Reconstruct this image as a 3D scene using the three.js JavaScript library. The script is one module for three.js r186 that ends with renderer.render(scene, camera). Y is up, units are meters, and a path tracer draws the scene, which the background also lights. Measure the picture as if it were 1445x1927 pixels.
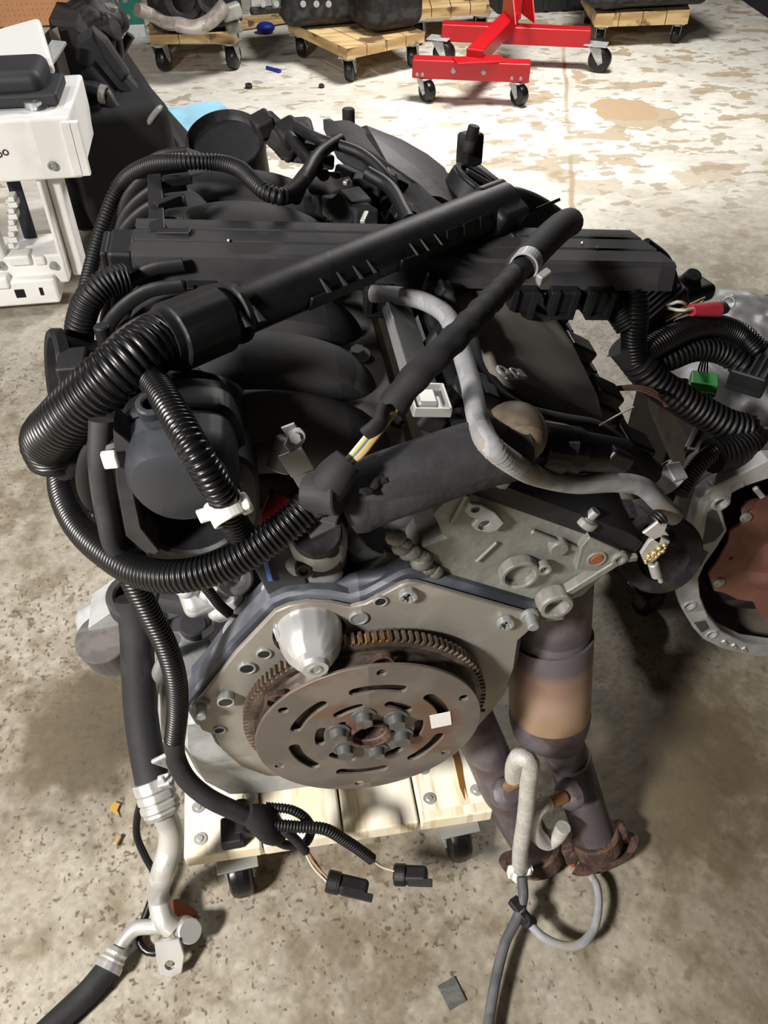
import * as THREE from 'three';
import { RoundedBoxGeometry } from 'three/addons/geometries/RoundedBoxGeometry.js';
import { mergeGeometries, toCreasedNormals, mergeVertices } from 'three/addons/utils/BufferGeometryUtils.js';
import { RectAreaLightUniformsLib } from 'three/addons/lights/RectAreaLightUniformsLib.js';

// ---------- camera, light, exposure (x right along the dolly's front edge, z along the crankshaft towards the camera)
const FPX = 1560, PITCH = 44.5 * Math.PI / 180, YAW = -9 * Math.PI / 180;
const scene = new THREE.Scene();
scene.background = new THREE.Color(0x050506);
const camera = new THREE.PerspectiveCamera(2 * Math.atan(1927 / 2 / FPX) * 180 / Math.PI, 1445 / 1927, 0.05, 40);
camera.position.set(-0.0647, 1.28, 0.5365);
camera.rotation.set(-PITCH, YAW, 0, 'YXZ');
scene.add(camera); camera.updateMatrixWorld(true);
RectAreaLightUniformsLib.init();
const EXPOSURE = 1.0;
const LAMPS = [ // x, y, z, width(x), length(z), intensity, colour, label
  [-1.8, 2.2, 1.2, 0.4, 0.4, 430, 0xfffaf4, 'square white ceiling lamp nearest the camera, left of the engine'],
  [1.05, 2.1, -3.0, 0.7, 0.5, 78, 0xfffcf8, 'wide white ceiling lamp over the red engine stand'],
  [-1.3, 2.85, -1.9, 0.35, 0.35, 48, 0xf8faff, 'small white ceiling lamp over the white metal frame'],
];
const ROOM_Y = 3.2;

// ---------- helpers
const v3 = (x, y, z) => new THREE.Vector3(x, y, z);
const CAM = camera.position.clone();
function ray(px, py) { return v3((px - 722.5) / FPX, -(py - 963.5) / FPX, -1).applyQuaternion(camera.quaternion); }
const wz = (px, py, z) => { const d = ray(px, py); return CAM.clone().addScaledVector(d, (z - CAM.z) / d.z); };
const wy = (px, py, y) => { const d = ray(px, py); return CAM.clone().addScaledVector(d, (y - CAM.y) / d.y); };
const TILT = 31 * Math.PI / 180, ST = Math.sin(TILT), CT = Math.cos(TILT);
const wc = (px, py, c) => { const d = ray(px, py), n = v3(ST, CT, 0); return CAM.clone().addScaledVector(d, (c - n.dot(CAM.clone().sub(v3(0, .4, 0)))) / n.dot(d)); };
const head = (s, c, z) => v3(s * CT + c * ST, .4 - s * ST + c * CT, z);    // leaning cylinder head frame
const Z = a => a.map(p => wz(...p)), Y = a => a.map(p => wy(...p));
const mixed = a => a.map(p => p[3] === 'y' ? wy(p[0], p[1], p[2]) : p[3] === 'c' ? wc(p[0], p[1], p[2]) : wz(p[0], p[1], p[2]));
let seed = 7; const rnd = () => { seed = (seed * 16807) % 2147483647; return seed / 2147483647; };
const TAB = new Float32Array(65536); for (let i = 0; i < 65536; i++) TAB[i] = rnd();
function vn(x, y) {
  const xi = Math.floor(x), yi = Math.floor(y); let fx = x - xi, fy = y - yi; fx = fx * fx * (3 - 2 * fx); fy = fy * fy * (3 - 2 * fy);
  const a = TAB[((yi & 255) << 8) | (xi & 255)], b = TAB[((yi & 255) << 8) | ((xi + 1) & 255)], c = TAB[(((yi + 1) & 255) << 8) | (xi & 255)], d = TAB[(((yi + 1) & 255) << 8) | ((xi + 1) & 255)];
  return a + (b - a) * fx + (c - a) * fy + (a - b - c + d) * fx * fy;
}
const fbm = (x, y, o = 4) => { let s = 0, a = .5, n = 0; for (let i = 0; i < o; i++) { s += a * vn(x, y); n += a; a *= .5; x = x * 2.03 + 17.3; y = y * 2.03 + 9.1; } return s / n; };
const sm = (a, b, x) => { x = Math.min(1, Math.max(0, (x - a) / (b - a))); return x * x * (3 - 2 * x); };
const mix = (a, b, t) => [a[0] + (b[0] - a[0]) * t, a[1] + (b[1] - a[1]) * t, a[2] + (b[2] - a[2]) * t];
function tex(w, h, fn, srgb = true) {                 // fn(u 0..1, v 0..1) -> sRGB 0..255
  const d = new Uint8Array(w * h * 4);
  for (let j = 0; j < h; j++) for (let i = 0; i < w; i++) {
    const c = fn((i + .5) / w, (j + .5) / h), k = (j * w + i) * 4;
    d[k] = Math.max(0, Math.min(255, c[0])); d[k + 1] = Math.max(0, Math.min(255, c[1])); d[k + 2] = Math.max(0, Math.min(255, c[2])); d[k + 3] = 255;
  }
  const t = new THREE.DataTexture(d, w, h); t.wrapS = t.wrapT = THREE.RepeatWrapping; t.magFilter = THREE.LinearFilter; t.minFilter = THREE.LinearMipmapLinearFilter; t.generateMipmaps = true;
  if (srgb) t.colorSpace = THREE.SRGBColorSpace; t.needsUpdate = true; return t;
}
const scaled = (t, m) => { t.repeat.set(1 / m, 1 / m); return t; };
const std = (color, roughness = .6, metalness = 0, extra = {}) => new THREE.MeshStandardMaterial({ color, roughness, metalness, side: THREE.DoubleSide, ...extra });
function mottled(a, b, size, cell, rough, metal, { c, lo = .35, hi = .65, speck, bump = 0, o = 5, stretch = 1 } = {}) {    // two-tone worn surface, uv in metres
  const n = 256, k = size / cell;
  const t = scaled(tex(n, n, (u, v) => {
    const e = sm(0, .15, Math.min(u, 1 - u)) * sm(0, .15, Math.min(v, 1 - v));
    const f = fbm(u * k, v * k * stretch, o) * e + fbm(u * k + 40, v * k * stretch + 40, o) * (1 - e);
    let q = mix(a, b, sm(lo, hi, f));
    if (c) q = mix(q, c, sm(.55, .72, fbm(u * k * .6 + 77, v * k * .6 + 31, 4)));
    if (speck) q = mix(q, speck, sm(.68, .76, fbm(u * k * 5 + 3, v * k * 5 + 8, 2)));
    return q;
  }), size);
  const m = std(0xffffff, rough, metal, { map: t });
  if (bump) { m.bumpMap = scaled(tex(n, n, (u, v) => { const f = 255 * fbm(u * k * 4, v * k * 4, 3); return [f, f, f]; }, false), size); m.bumpScale = bump; }
  return m;
}
function boxUV(g) {                                   // uv in metres by dominant normal
  if (g.index) g = g.toNonIndexed();
  const p = g.attributes.position, uv = new Float32Array(p.count * 2), a = v3(), b = v3(), c = v3();
  for (let i = 0; i < p.count; i += 3) {
    a.fromBufferAttribute(p, i); b.fromBufferAttribute(p, i + 1); c.fromBufferAttribute(p, i + 2);
    const n = b.clone().sub(a).cross(c.clone().sub(a)), x = Math.abs(n.x), y = Math.abs(n.y), z = Math.abs(n.z);
    [a, b, c].forEach((q, k) => { const o = (i + k) * 2; if (y >= x && y >= z) { uv[o] = q.x; uv[o + 1] = q.z; } else if (x >= z) { uv[o] = q.z; uv[o + 1] = q.y; } else { uv[o] = q.x; uv[o + 1] = q.y; } });
  }
  g.setAttribute('uv', new THREE.BufferAttribute(uv, 2)); return g;
}
const names = {};
const numbered = n => { const k = names[n] || 0; names[n] = k + 1; return k ? n + '_' + String(k).padStart(3, '0') : n; };
function tag(o, label, category, group) { o.userData.label = label; o.userData.category = category; if (group) o.userData.group = group; return o; }
function thing(name, label, category, base, group) {
  const o = new THREE.Group(); o.name = numbered(name); o.position.copy(base); scene.add(o); return tag(o, label, category, group);
}
const rootOf = o => { while (o.parent && o.parent !== scene) o = o.parent; return o; };
function norm(gs) {
  gs = (Array.isArray(gs) ? gs : [gs]).map(g => { g = boxUV(g); for (const k of Object.keys(g.attributes)) if (!['position', 'normal', 'uv'].includes(k)) g.deleteAttribute(k); if (!g.attributes.normal) g.computeVertexNormals(); g.clearGroups(); return g; });
  return gs.length > 1 ? mergeGeometries(gs) : gs[0];
}
function part(name, gs, mat, parent, label) {         // geometry given in room coordinates
  const g = norm(gs), b = rootOf(parent).position; g.translate(-b.x, -b.y, -b.z);
  const m = new THREE.Mesh(g, mat); m.name = name; m.castShadow = m.receiveShadow = true; parent.add(m); if (label) m.userData.label = label; return m;
}
function single(name, gs, mat, label, category, group) {   // a thing of one mesh
  const g = norm(gs); g.computeBoundingBox(); const c = v3(); g.boundingBox.getCenter(c); c.y = g.boundingBox.min.y; g.translate(-c.x, -c.y, -c.z);
  const m = new THREE.Mesh(g, mat); m.name = numbered(name); m.position.copy(c); m.castShadow = m.receiveShadow = true; scene.add(m); return tag(m, label, category, group);
}
function struct(name, gs, mat) { const m = single(name, gs, mat); delete m.userData.label; delete m.userData.category; m.userData.kind = 'structure'; return m; }
// sweep a round or oval section along points; rad(t, s) gives the radius (or [across, up])
function sweep(pts, rad, { step = .008, radial = 14, caps = true, curve, ts, hint } = {}) {
  curve = curve || (pts.length === 2 ? new THREE.LineCurve3(pts[0], pts[1]) : new THREE.CatmullRomCurve3(pts, false, 'centripetal'));
  const L = curve.getLength(); curve.arcLengthDivisions = 400; curve.updateArcLengths();
  const n = Math.max(2, Math.ceil(L / step)), tt = ts ? ts(L) : Array.from({ length: n + 1 }, (_, i) => i / n);
  const pos = [], idx = []; let N = null; const rings = tt.length;
  tt.forEach((t, i) => {
    const P = curve.getPointAt(Math.min(1, t)), T = curve.getTangentAt(Math.min(1, t));
    if (hint) N = hint.clone().addScaledVector(T, -hint.dot(T)).normalize();
    else { if (!N) N = Math.abs(T.y) < .9 ? v3(0, 1, 0) : v3(1, 0, 0); N = N.clone().addScaledVector(T, -N.dot(T)).normalize(); }
    const B = T.clone().cross(N), r = rad(t, t * L), rb = Array.isArray(r) ? r[0] : r, rn = Array.isArray(r) ? r[1] : r;
    for (let k = 0; k < radial; k++) { const a = k / radial * Math.PI * 2; const q = P.clone().addScaledVector(B, Math.cos(a) * rb).addScaledVector(N, Math.sin(a) * rn); pos.push(q.x, q.y, q.z); }
    if (i) for (let k = 0; k < radial; k++) { const a = (i - 1) * radial + k, b = (i - 1) * radial + (k + 1) % radial; idx.push(a, b, a + radial, b, b + radial, a + radial); }
  });
  let g = new THREE.BufferGeometry(); 
  if (caps) for (const [ring, flip] of [[0, 0], [rings - 1, 1]]) {
    const P = curve.getPointAt(ring ? 1 : 0), c = pos.length / 3; pos.push(P.x, P.y, P.z);
    const o = c + 1; for (let k = 0; k < radial; k++) { const j = (ring * radial + k) * 3; pos.push(pos[j], pos[j + 1], pos[j + 2]); }
    for (let k = 0; k < radial; k++) flip ? idx.push(c, o + k, o + (k + 1) % radial) : idx.push(c, o + (k + 1) % radial, o + k);
  }
  g.setAttribute('position', new THREE.Float32BufferAttribute(pos, 3)); g.setIndex(idx); g.computeVertexNormals(); return g;
}
const tube = (pts, r, o = {}) => sweep(pts, () => r, o);
const corr = (pts, r, { pitch = .0046, depth = .0016, radial = 14, curve } = {}) => sweep(pts, (t, s) => { const f = (s / pitch) % 1; return f > .2 && f < .72 ? r : r - depth; }, { radial, curve, ts: L => { const n = Math.round(L / pitch), a = []; for (let i = 0; i < n; i++) for (const f of [0, .16, .26, .66, .76]) a.push(Math.min(1, (i + f) * pitch / L)); a.push(1); return a; } });
const rbox = (w, h, d, r = .003, s = 2) => new RoundedBoxGeometry(w, h, d, s, Math.min(r, w / 2.01, h / 2.01, d / 2.01));
const put = (g, p, rx = 0, ry = 0, rz = 0) => g.applyMatrix4(new THREE.Matrix4().compose(p, new THREE.Quaternion().setFromEuler(new THREE.Euler(rx, ry, rz)), v3(1, 1, 1)));
const aim = (g, p, dir, spin = 0) => g.applyMatrix4(new THREE.Matrix4().compose(p, new THREE.Quaternion().setFromUnitVectors(v3(0, 1, 0), dir.clone().normalize()).multiply(new THREE.Quaternion().setFromAxisAngle(v3(0, 1, 0), spin)), v3(1, 1, 1)));
// a basis-aligned placement: local x along X, local y near Yh
function basis(g, p, X, Yh) { X = X.clone().normalize(); const Zv = X.clone().cross(Yh).normalize(), Yv = Zv.clone().cross(X); return g.applyMatrix4(new THREE.Matrix4().makeBasis(X, Yv, Zv).setPosition(p)); }
const beam = (a, b, h, w, Yh = v3(0, 1, 0), r = .002) => basis(rbox(a.distanceTo(b), h, w, r), a.clone().add(b).multiplyScalar(.5), b.clone().sub(a), Yh);
const cyl = (p, dir, r, h, r2 = r, n = 24) => { const b = Math.min(.0015, h * .2, r * .2); return aim(toCreasedNormals(new THREE.LatheGeometry([[0, -h / 2], [r - b, -h / 2], [r, -h / 2 + b], [r2, h / 2 - b], [Math.max(1e-4, r2 - b), h / 2], [0, h / 2]].map(q => new THREE.Vector2(...q)), n), .5), p, dir); };
const ringG = (p, dir, ri, ro, h, n = 28) => { const b = Math.min(h * .25, (ro - ri) * .25); return aim(toCreasedNormals(new THREE.LatheGeometry([[ri, -h / 2], [ro - b, -h / 2], [ro, -h / 2 + b], [ro, h / 2 - b], [ro - b, h / 2], [ri + b, h / 2], [ri, h / 2 - b], [ri, -h / 2]].map(q => new THREE.Vector2(...q)), n), .6), p, dir); };
const lathe = (prof, p, dir, n = 32) => aim(toCreasedNormals(new THREE.LatheGeometry(prof.map(q => new THREE.Vector2(...q)), n), .6), p, dir);
const bolt = (p, dir, r = .008, h = .007) => [aim(new THREE.CylinderGeometry(r * .92, r, h, 6), p.clone().addScaledVector(dir.clone().normalize(), h / 2), dir), cyl(p.clone().addScaledVector(dir.clone().normalize(), .001), dir, r * 1.35, .002)];
function plate(pts, depth, z, holes = [], bevel = .001) {  // outline (Vector3s, x and y used) extruded from z back to z - depth
  const s = new THREE.Shape(pts.map(q => new THREE.Vector2(q.x, q.y)));
  for (const h of holes) { const p = new THREE.Path(); if (h.pts) p.setFromPoints(h.pts.map(q => new THREE.Vector2(q.x, q.y))); else p.absarc(h.x, h.y, h.r, 0, Math.PI * 2, true); s.holes.push(p); }
  return toCreasedNormals(new THREE.ExtrudeGeometry(s, { depth: depth - 2 * bevel, bevelEnabled: bevel > 0, bevelSize: bevel, bevelThickness: bevel, bevelSegments: 1, curveSegments: 14 }).translate(0, 0, z - depth + bevel), .5);
}
function smooth(pts, n = 8) { return new THREE.CatmullRomCurve3(pts, true, 'centripetal').getPoints(pts.length * n); }
function loft(rings, caps = [1, 1]) {                   // rings of equally many Vector3s
  const n = rings[0].length, pos = [], idx = [];
  rings.forEach((r, i) => { r.forEach(q => pos.push(q.x, q.y, q.z)); if (i) for (let k = 0; k < n; k++) { const a = (i - 1) * n + k, b = (i - 1) * n + (k + 1) % n; idx.push(a, a + n, b, b, a + n, b + n); } });
  for (const [i, f] of [[0, 1], [rings.length - 1, 0]].filter((q, i) => caps[i])) { const c = v3(); rings[i].forEach(q => c.add(q)); c.divideScalar(n); const m = pos.length / 3; pos.push(c.x, c.y, c.z); for (let k = 0; k < n; k++) { const a = i * n + k, b = i * n + (k + 1) % n; f ? idx.push(m, a, b) : idx.push(m, b, a); } }
  const g = new THREE.BufferGeometry(); g.setAttribute('position', new THREE.Float32BufferAttribute(pos, 3)); g.setIndex(idx); return toCreasedNormals(g, .6);
}
const sc = (pts, z) => pts.map(([s, c]) => head(s, c, z));

// ---------- materials
const M = {
  black: mottled([18, 18, 20], [30, 30, 33], .3, .05, .55, 0, { bump: .0004 }),
  blackDusty: mottled([36, 36, 39], [55, 55, 56], .4, .07, .75, 0, { c: [66, 64, 61], bump: .0005 }),
  blackGloss: std(0x0b0b0d, .32), rubber: mottled([26, 26, 28], [38, 38, 40], .2, .04, .75, 0), conduit: std(0x0e0e10, .36), conduitDull: std(0x111113, .52),
  foam: mottled([40, 40, 42], [52, 52, 54], .2, .03, .9, 0, { bump: .0008 }),
  dome: mottled([46, 49, 54], [58, 61, 66], .3, .06, .5, 0), coverGrey: mottled([94, 92, 88], [114, 111, 105], .4, .08, .62, 0, { c: [128, 123, 112] }),
  plate: mottled([158, 154, 146], [178, 173, 164], .3, .06, .42, .4, { c: [148, 142, 131] }),
  cast: mottled([134, 134, 128], [160, 160, 153], .25, .05, .6, .35, { c: [112, 111, 103], bump: .0012 }),
  castLight: mottled([166, 168, 168], [196, 198, 198], .25, .05, .55, .3, { bump: .001 }), castBlue: mottled([84, 88, 98], [126, 130, 138], .3, .05, .55, .3, { c: [64, 67, 76] }),
  castDark: mottled([26, 26, 26], [58, 56, 54], .2, .04, .7, .2, { bump: .001 }),
  alu: mottled([184, 184, 181], [208, 207, 203], .2, .04, .45, .5), chrome: std(0xc9cbce, .22, .9), steel: std(0xa2a4a3, .42, .45), white: std(0xe6e6e2, .6), whitePaint: mottled([232, 232, 230], [246, 246, 244], .6, .1, .55, 0),
  silver: std(0xd2d3d4, .36, .6),
  rust: mottled([122, 114, 108], [146, 137, 130], .28, .05, .45, .5, { c: [126, 100, 84], lo: .3, hi: .7 }), gear: mottled([58, 50, 44], [84, 74, 66], .1, .015, .5, .5, {}), gearGold: std(0xb47a1e, .35, .7),
  boltHead: mottled([104, 105, 103], [126, 127, 124], .05, .01, .5, .5), pipe: mottled([98, 91, 96], [122, 114, 118], .2, .04, .5, .45, { c: [96, 82, 80] }), rustDark: mottled([66, 50, 44], [98, 74, 62], .1, .012, .8, .2, { speck: [48, 36, 32], bump: .001 }),
  rustRed: mottled([136, 92, 80], [154, 110, 97], .3, .05, .6, .2, { c: [122, 80, 70] }), rustBright: std(0x9a5a34, .7, .3),
  wood: (() => { const t = scaled(tex(512, 512, (u, v) => { const g = fbm(u * 26, v * 2.2, 4), h = fbm(u * 90 + 9, v * 5, 3); return mix(mix([250, 243, 226], [242, 228, 198], sm(.4, .7, g)), [214, 186, 140], sm(.62, .8, h) * .6); }), .6); return std(0xffffff, .7, 0, { map: t }); })(),
  woodOld: (() => { const t = scaled(tex(512, 512, (u, v) => { const g = fbm(u * 4, v * 26, 4); return mix(mix([204, 176, 126], [170, 138, 92], sm(.35, .7, g)), [84, 62, 40], sm(.6, .75, fbm(u * 7 + 5, v * 7 + 2, 4)) * .8); }), .6); return std(0xffffff, .75, 0, { map: t }); })(),
  greyHose: mottled([142, 144, 147], [166, 167, 168], .1, .03, .8, 0, { c: [146, 139, 130] }), sleeve: mottled([188, 186, 180], [204, 202, 196], .06, .006, .55, .25, { bump: .0005 }),
  copper: std(0x9a7450, .45, .5), red: std(0xb0141c, .35), redClip: std(0xb03040, .5), green: std(0x168a2a, .45), teal: mottled([10, 96, 84], [16, 122, 106], .2, .05, .5, 0), blue: std(0x1c2f9a, .5), yellow: std(0xc8b040, .5), tan: std(0xa98f6a, .6), orange: std(0xb5562a, .6), wireWhite: std(0xd8d6cc, .5), wireBlue: std(0x4a6ab0, .5),
  label: std(0xf2f2ee, .6), ink: std(0x23262c, .6), film: std(0x8d8c8a, .4, 0), clear: new THREE.MeshPhysicalMaterial({ color: 0xe8e6e2, roughness: .15, transmission: .85, thickness: 0, side: THREE.DoubleSide }),
  bluePlastic: std(0x9fd4ec, .45), orangeWall: null, dark: std(0x050506, .8), gold: std(0xa39468, .5, .35), brownCap: mottled([88, 78, 66], [124, 110, 92], .08, .02, .6, 0),
};

// ---------- the setting
function floorColour(x, z) {
  const far = sm(-1.4, -2.6, z + .5 * (fbm(x * 2, z * 2, 2) - .5));
  const f = fbm(x * 3.1 + 50, z * 3.1 + 50, 6), h = fbm(x * 130 + 13, z * 130 + 5, 3), g = fbm(x * 18 + 9, z * 18 + 70, 6), g2 = fbm(x * 40 + 60, z * 40 + 20, 5);
  let c = mix([160, 151, 132], [184, 176, 156], sm(.32, .66, f));
  c = mix(c, [132, 120, 96], sm(.45, .72, g) * .7);
  c = mix(c, [200, 193, 175], sm(.52, .8, g2) * .45);
  const k = .88 + .24 * h; c = [c[0] * k, c[1] * k, c[2] * k];
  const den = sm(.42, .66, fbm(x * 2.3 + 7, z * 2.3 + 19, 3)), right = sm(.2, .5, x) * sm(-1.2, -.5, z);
  const sp = fbm(x * 170 + 31, z * 170 + 77, 2), sp2 = fbm(x * 60 + 11, z * 60 + 7, 4);
  c = mix(c, [84, 74, 57], sm(.77 - .12 * den, .93 - .10 * den, sp) * .7);
  c = [c[0] * .88, c[1] * .88, c[2] * .9];
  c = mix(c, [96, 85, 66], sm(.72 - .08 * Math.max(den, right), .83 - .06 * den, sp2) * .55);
  const stainAndShade = Math.max(Math.exp(-(((x + .44) / .13) ** 2) - (((z + .30) / .16) ** 2)), Math.exp(-(((x - .52) / .2) ** 2) - (((z + .08) / .2) ** 2)) * .9, .8 * Math.exp(-(((x + .30) / .03) ** 2) - (((z - .02) / .05) ** 2)));  // oily mottling plus the soft shadow beside the engine, both painted into the floor
  c = mix(c, mix([58, 50, 36], [104, 92, 70], g), sm(.2, .8, stainAndShade * 1.15 + .9 * (fbm(x * 28 + 3, z * 28 + 60, 5) - .5)) * .8);
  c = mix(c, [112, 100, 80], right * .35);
  if (far > 0) {
    let w = mix([224, 221, 212], [208, 204, 193], sm(.4, .65, fbm(x * 5 + 3, z * 5, 4)));
    const q = .93 + .14 * fbm(x * 30, z * 60, 3); w = [w[0] * q, w[1] * q, w[2] * q];
    const reg = sm(.6, 1.2, x) * sm(-2.1, -2.6, z), brown = [172, 152, 124];
    const p = fbm(x * 6.5 + 91, z * 9 + 23, 6), p2 = fbm(x * 15 + 5, z * 24 + 63, 5);
    w = mix(w, brown, sm(.665 - .045 * reg, .672 - .045 * reg, p) * .8 * (.25 + .75 * reg));
    w = mix(w, mix(brown, [150, 140, 122], .6), sm(.655 - .02 * reg, .665 - .02 * reg, p2) * .7);
    const big = Math.hypot((x - 1.57) / .14, (z + 3.05) / .15) + 1.1 * (fbm(x * 9 + 2, z * 9 + 4, 5) - .5); w = mix(w, [180, 154, 124], sm(1.0, .97, big));
    c = mix(c, w, far * .92);
  }
  const joint = Math.abs(x - (.856 - .302 * (z + 1.563) + .02 * (fbm(z * 5, 3, 3) - .5))); if (z < -1.4) c = mix(c, [150, 128, 102], sm(.014, .005, joint) * .7 * sm(-1.5, -1.8, z) * sm(.25, .5, fbm(3, z * 4, 2)));
  return c;
}
function floorPiece(n, x0, x1, z0, z1, px) {
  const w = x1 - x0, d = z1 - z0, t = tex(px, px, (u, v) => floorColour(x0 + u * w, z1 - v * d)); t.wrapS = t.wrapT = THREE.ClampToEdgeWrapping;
  const b = tex(1024, 1024, (u, v) => { const x = x0 + u * w, z = z1 - v * d, f = 255 * (.6 * fbm(x * 60, z * 60, 3) + .4 * fbm(x * 9, z * 9, 3)); return [f, f, f]; }, false); b.wrapS = b.wrapT = THREE.ClampToEdgeWrapping;
  const m = std(0xffffff, .55, 0, { map: t, bumpMap: b, bumpScale: .0018 });
  const g = new THREE.BoxGeometry(w, .1, d).toNonIndexed().translate((x0 + x1) / 2, -.05, (z0 + z1) / 2), p = g.attributes.position, uv = g.attributes.uv;
  for (let i = 0; i < p.count; i++) uv.setXY(i, (p.getX(i) - x0) / w, (z1 - p.getZ(i)) / d);
  const o = new THREE.Mesh(g, m); o.name = n; o.receiveShadow = o.castShadow = true; return o;
}
{
  const fl = new THREE.Group(); fl.name = 'floor'; fl.userData.kind = 'structure'; scene.add(fl);
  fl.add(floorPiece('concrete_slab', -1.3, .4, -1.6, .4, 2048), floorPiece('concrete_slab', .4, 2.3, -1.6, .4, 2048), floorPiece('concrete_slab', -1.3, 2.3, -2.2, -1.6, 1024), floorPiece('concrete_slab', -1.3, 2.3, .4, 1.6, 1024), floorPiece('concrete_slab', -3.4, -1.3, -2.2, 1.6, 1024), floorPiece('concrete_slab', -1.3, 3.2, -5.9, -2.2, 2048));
  const plain = mottled([148, 138, 117], [170, 160, 138], 1.2, .3, .6, 0);
  for (const [x0, x1, z0, z1] of [[-3.4, -1.3, -5.9, -2.2], [2.3, 3.2, -2.2, 1.6], [-3.4, 3.2, 1.6, 3.6]]) part('concrete_slab', new THREE.BoxGeometry(x1 - x0, .1, z1 - z0).translate((x0 + x1) / 2, -.05, (z0 + z1) / 2), plain, fl);
  const wallM = mottled([122, 120, 117], [136, 134, 130], 1, .3, .9, 0), darkW = mottled([14, 14, 17], [20, 20, 24], 1, .3, .9, 0), wallDim = mottled([30, 29, 28], [42, 40, 38], 1, .3, .9, 0);
  struct('wall_back', new THREE.BoxGeometry(6.8, 3.3, .12).translate(-.1, 1.6, -5.9), wallDim);
  struct('wall_left', new THREE.BoxGeometry(.12, 3.3, 9.5).translate(-3.4, 1.6, -1.15), wallM);
  struct('wall_front', new THREE.BoxGeometry(6.8, 3.3, .12).translate(-.1, 1.6, 3.6), wallM);
  struct('wall_right', put(new THREE.BoxGeometry(.12, 3.3, 9.6), v3(2.66, 1.6, -1.25), 0, -.09, 0), darkW);
  struct('ceiling', new THREE.BoxGeometry(6.8, .12, 9.7).translate(-.1, ROOM_Y + .06, -1.15), mottled([104, 103, 101], [116, 115, 112], 1, .3, .9, 0));
}
for (const [x, y, z, w, d, I, col, lab] of LAMPS) {
  const t = thing('ceiling_lamp', lab, 'lamp', v3(x, y, z));
  part('housing', rbox(w + .06, .05, d + .06, .01).translate(x, y + .035, z), M.white, t);
  const df = part('diffuser', rbox(w, .012, d, .004).translate(x, y + .006, z), new THREE.MeshStandardMaterial({ color: 0xffffff, emissive: col, emissiveIntensity: 3 }), t);
  part('hanger', [-1, 1].map(k => cyl(v3(x + k * w * .35, (y + .06 + ROOM_Y) / 2, z), v3(0, 1, 0), .004, ROOM_Y - y - .06)), M.steel, t);
  const L = new THREE.RectAreaLight(col, I, w, d); L.position.set(0, -.004, 0); L.rotation.x = -Math.PI / 2; t.add(L); L.castShadow = true;
}

// ---------- dollies and casters
function caster(parent, p, r, turn = 0, { top = p.y, name = 'caster', wm = M.blackGloss, fm = M.steel } = {}) {   // p: centre of mounting plate underside
  const R = q => q.applyAxisAngle(v3(0, 1, 0), turn).add(p), off = r * .5, hub = -(p.y - r);
  const c = part(name, [rbox(r * 1.9, .004, r * 1.6, .001).rotateY(turn).translate(p.x, p.y - .002, p.z), cyl(v3(p.x, p.y - .010, p.z), v3(0, 1, 0), r * .55, .014),
    ...[-1, 1].map(s => { const sh = [[-r * .5, -.012], [r * .5, -.012], [off + r * .3, hub - r * .1], [off, hub - r * .35], [off - r * .3, hub]].map(q => v3(q[0], q[1], 0)); return plate(sh, .003, .0015, [], .0005).translate(0, 0, s * r * .52).rotateY(turn).translate(p.x, p.y, p.z); }),
    cyl(R(v3(off, hub, 0)), v3(0, 0, 1).applyAxisAngle(v3(0, 1, 0), turn), r * .16, r * 1.25)], fm, parent);
  const ax = v3(0, 0, 1).applyAxisAngle(v3(0, 1, 0), turn), w = r * .46;
  part('wheel', lathe([[r * .2, -w], [r * .75, -w], [r * .92, -w * .8], [r, -w * .3], [r, w * .3], [r * .92, w * .8], [r * .75, w], [r * .2, w]], R(v3(off, hub, 0)), ax), wm, c);
  return c;
}
function boltHead(p) { return [ringG(p, v3(0, 1, 0), .004, .0095, .002), cyl(p.clone().add(v3(0, .001, 0)), v3(0, 1, 0), .0062, .005, .0045, 12)]; }
{
  const top = .13, A = wy(343, 1616, top), B = wy(932, 1529, top), z1 = A.z, z0 = z1 - .72, th = .03;
  const d = thing('wooden_dolly', 'pale pine plank dolly on casters under the engine in the foreground', 'dolly', v3((A.x + B.x) / 2, 0, (z0 + z1) / 2));
  const cuts = [A.x, wy(488, 1500, top).x, wy(637, 1500, top).x, wy(781, 1500, top).x, B.x];
  for (let i = 0; i < 4; i++) part('plank', rbox(cuts[i + 1] - cuts[i] - .003, th, z1 - z0, .004).translate((cuts[i] + cuts[i + 1]) / 2, top - th / 2, (z0 + z1) / 2), M.wood, d);
  for (const z of [z1 - .055, z0 + .055]) part('cross_brace', rbox(B.x - A.x - .01, .02, .09, .003).translate((A.x + B.x) / 2, top - th - .010, z), M.wood, d);
  for (const q of [[373, 1519], [377, 1579], [467, 1500], [468, 1562], [808, 1503], [796, 1447], [896, 1487]]) part('bolt', boltHead(wy(q[0], q[1], top + .001)), M.alu, d);
  for (const [q, k] of [[[450, 1640], 0], [[858, 1575], 0]]) { const p = wy(q[0], q[1], .04); caster(d, v3(p.x, top - th - .02, p.z - .02), .037, -1.5, {}); }
  for (const x of [A.x + .06, B.x - .06]) caster(d, v3(x, top - th - .02, z0 + .06), .037, 1.2, {});
  const s = wy(855, 1450, top + .0006);
  part('oil_stain', [plate([[0, .05], [.006, .02], [.004, -.03], [.010, -.055], [.016, -.03], [.018, -.05], [.022, -.01], [.026, .01], [.024, .05]].map(q => v3(q[0], q[1], 0)), .0008, 0, [], .0002).rotateX(-Math.PI / 2).scale(.55, 1, .9).translate(s.x, top + .0004, s.z)], std(0x7a5418, .4), d);
}

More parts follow.
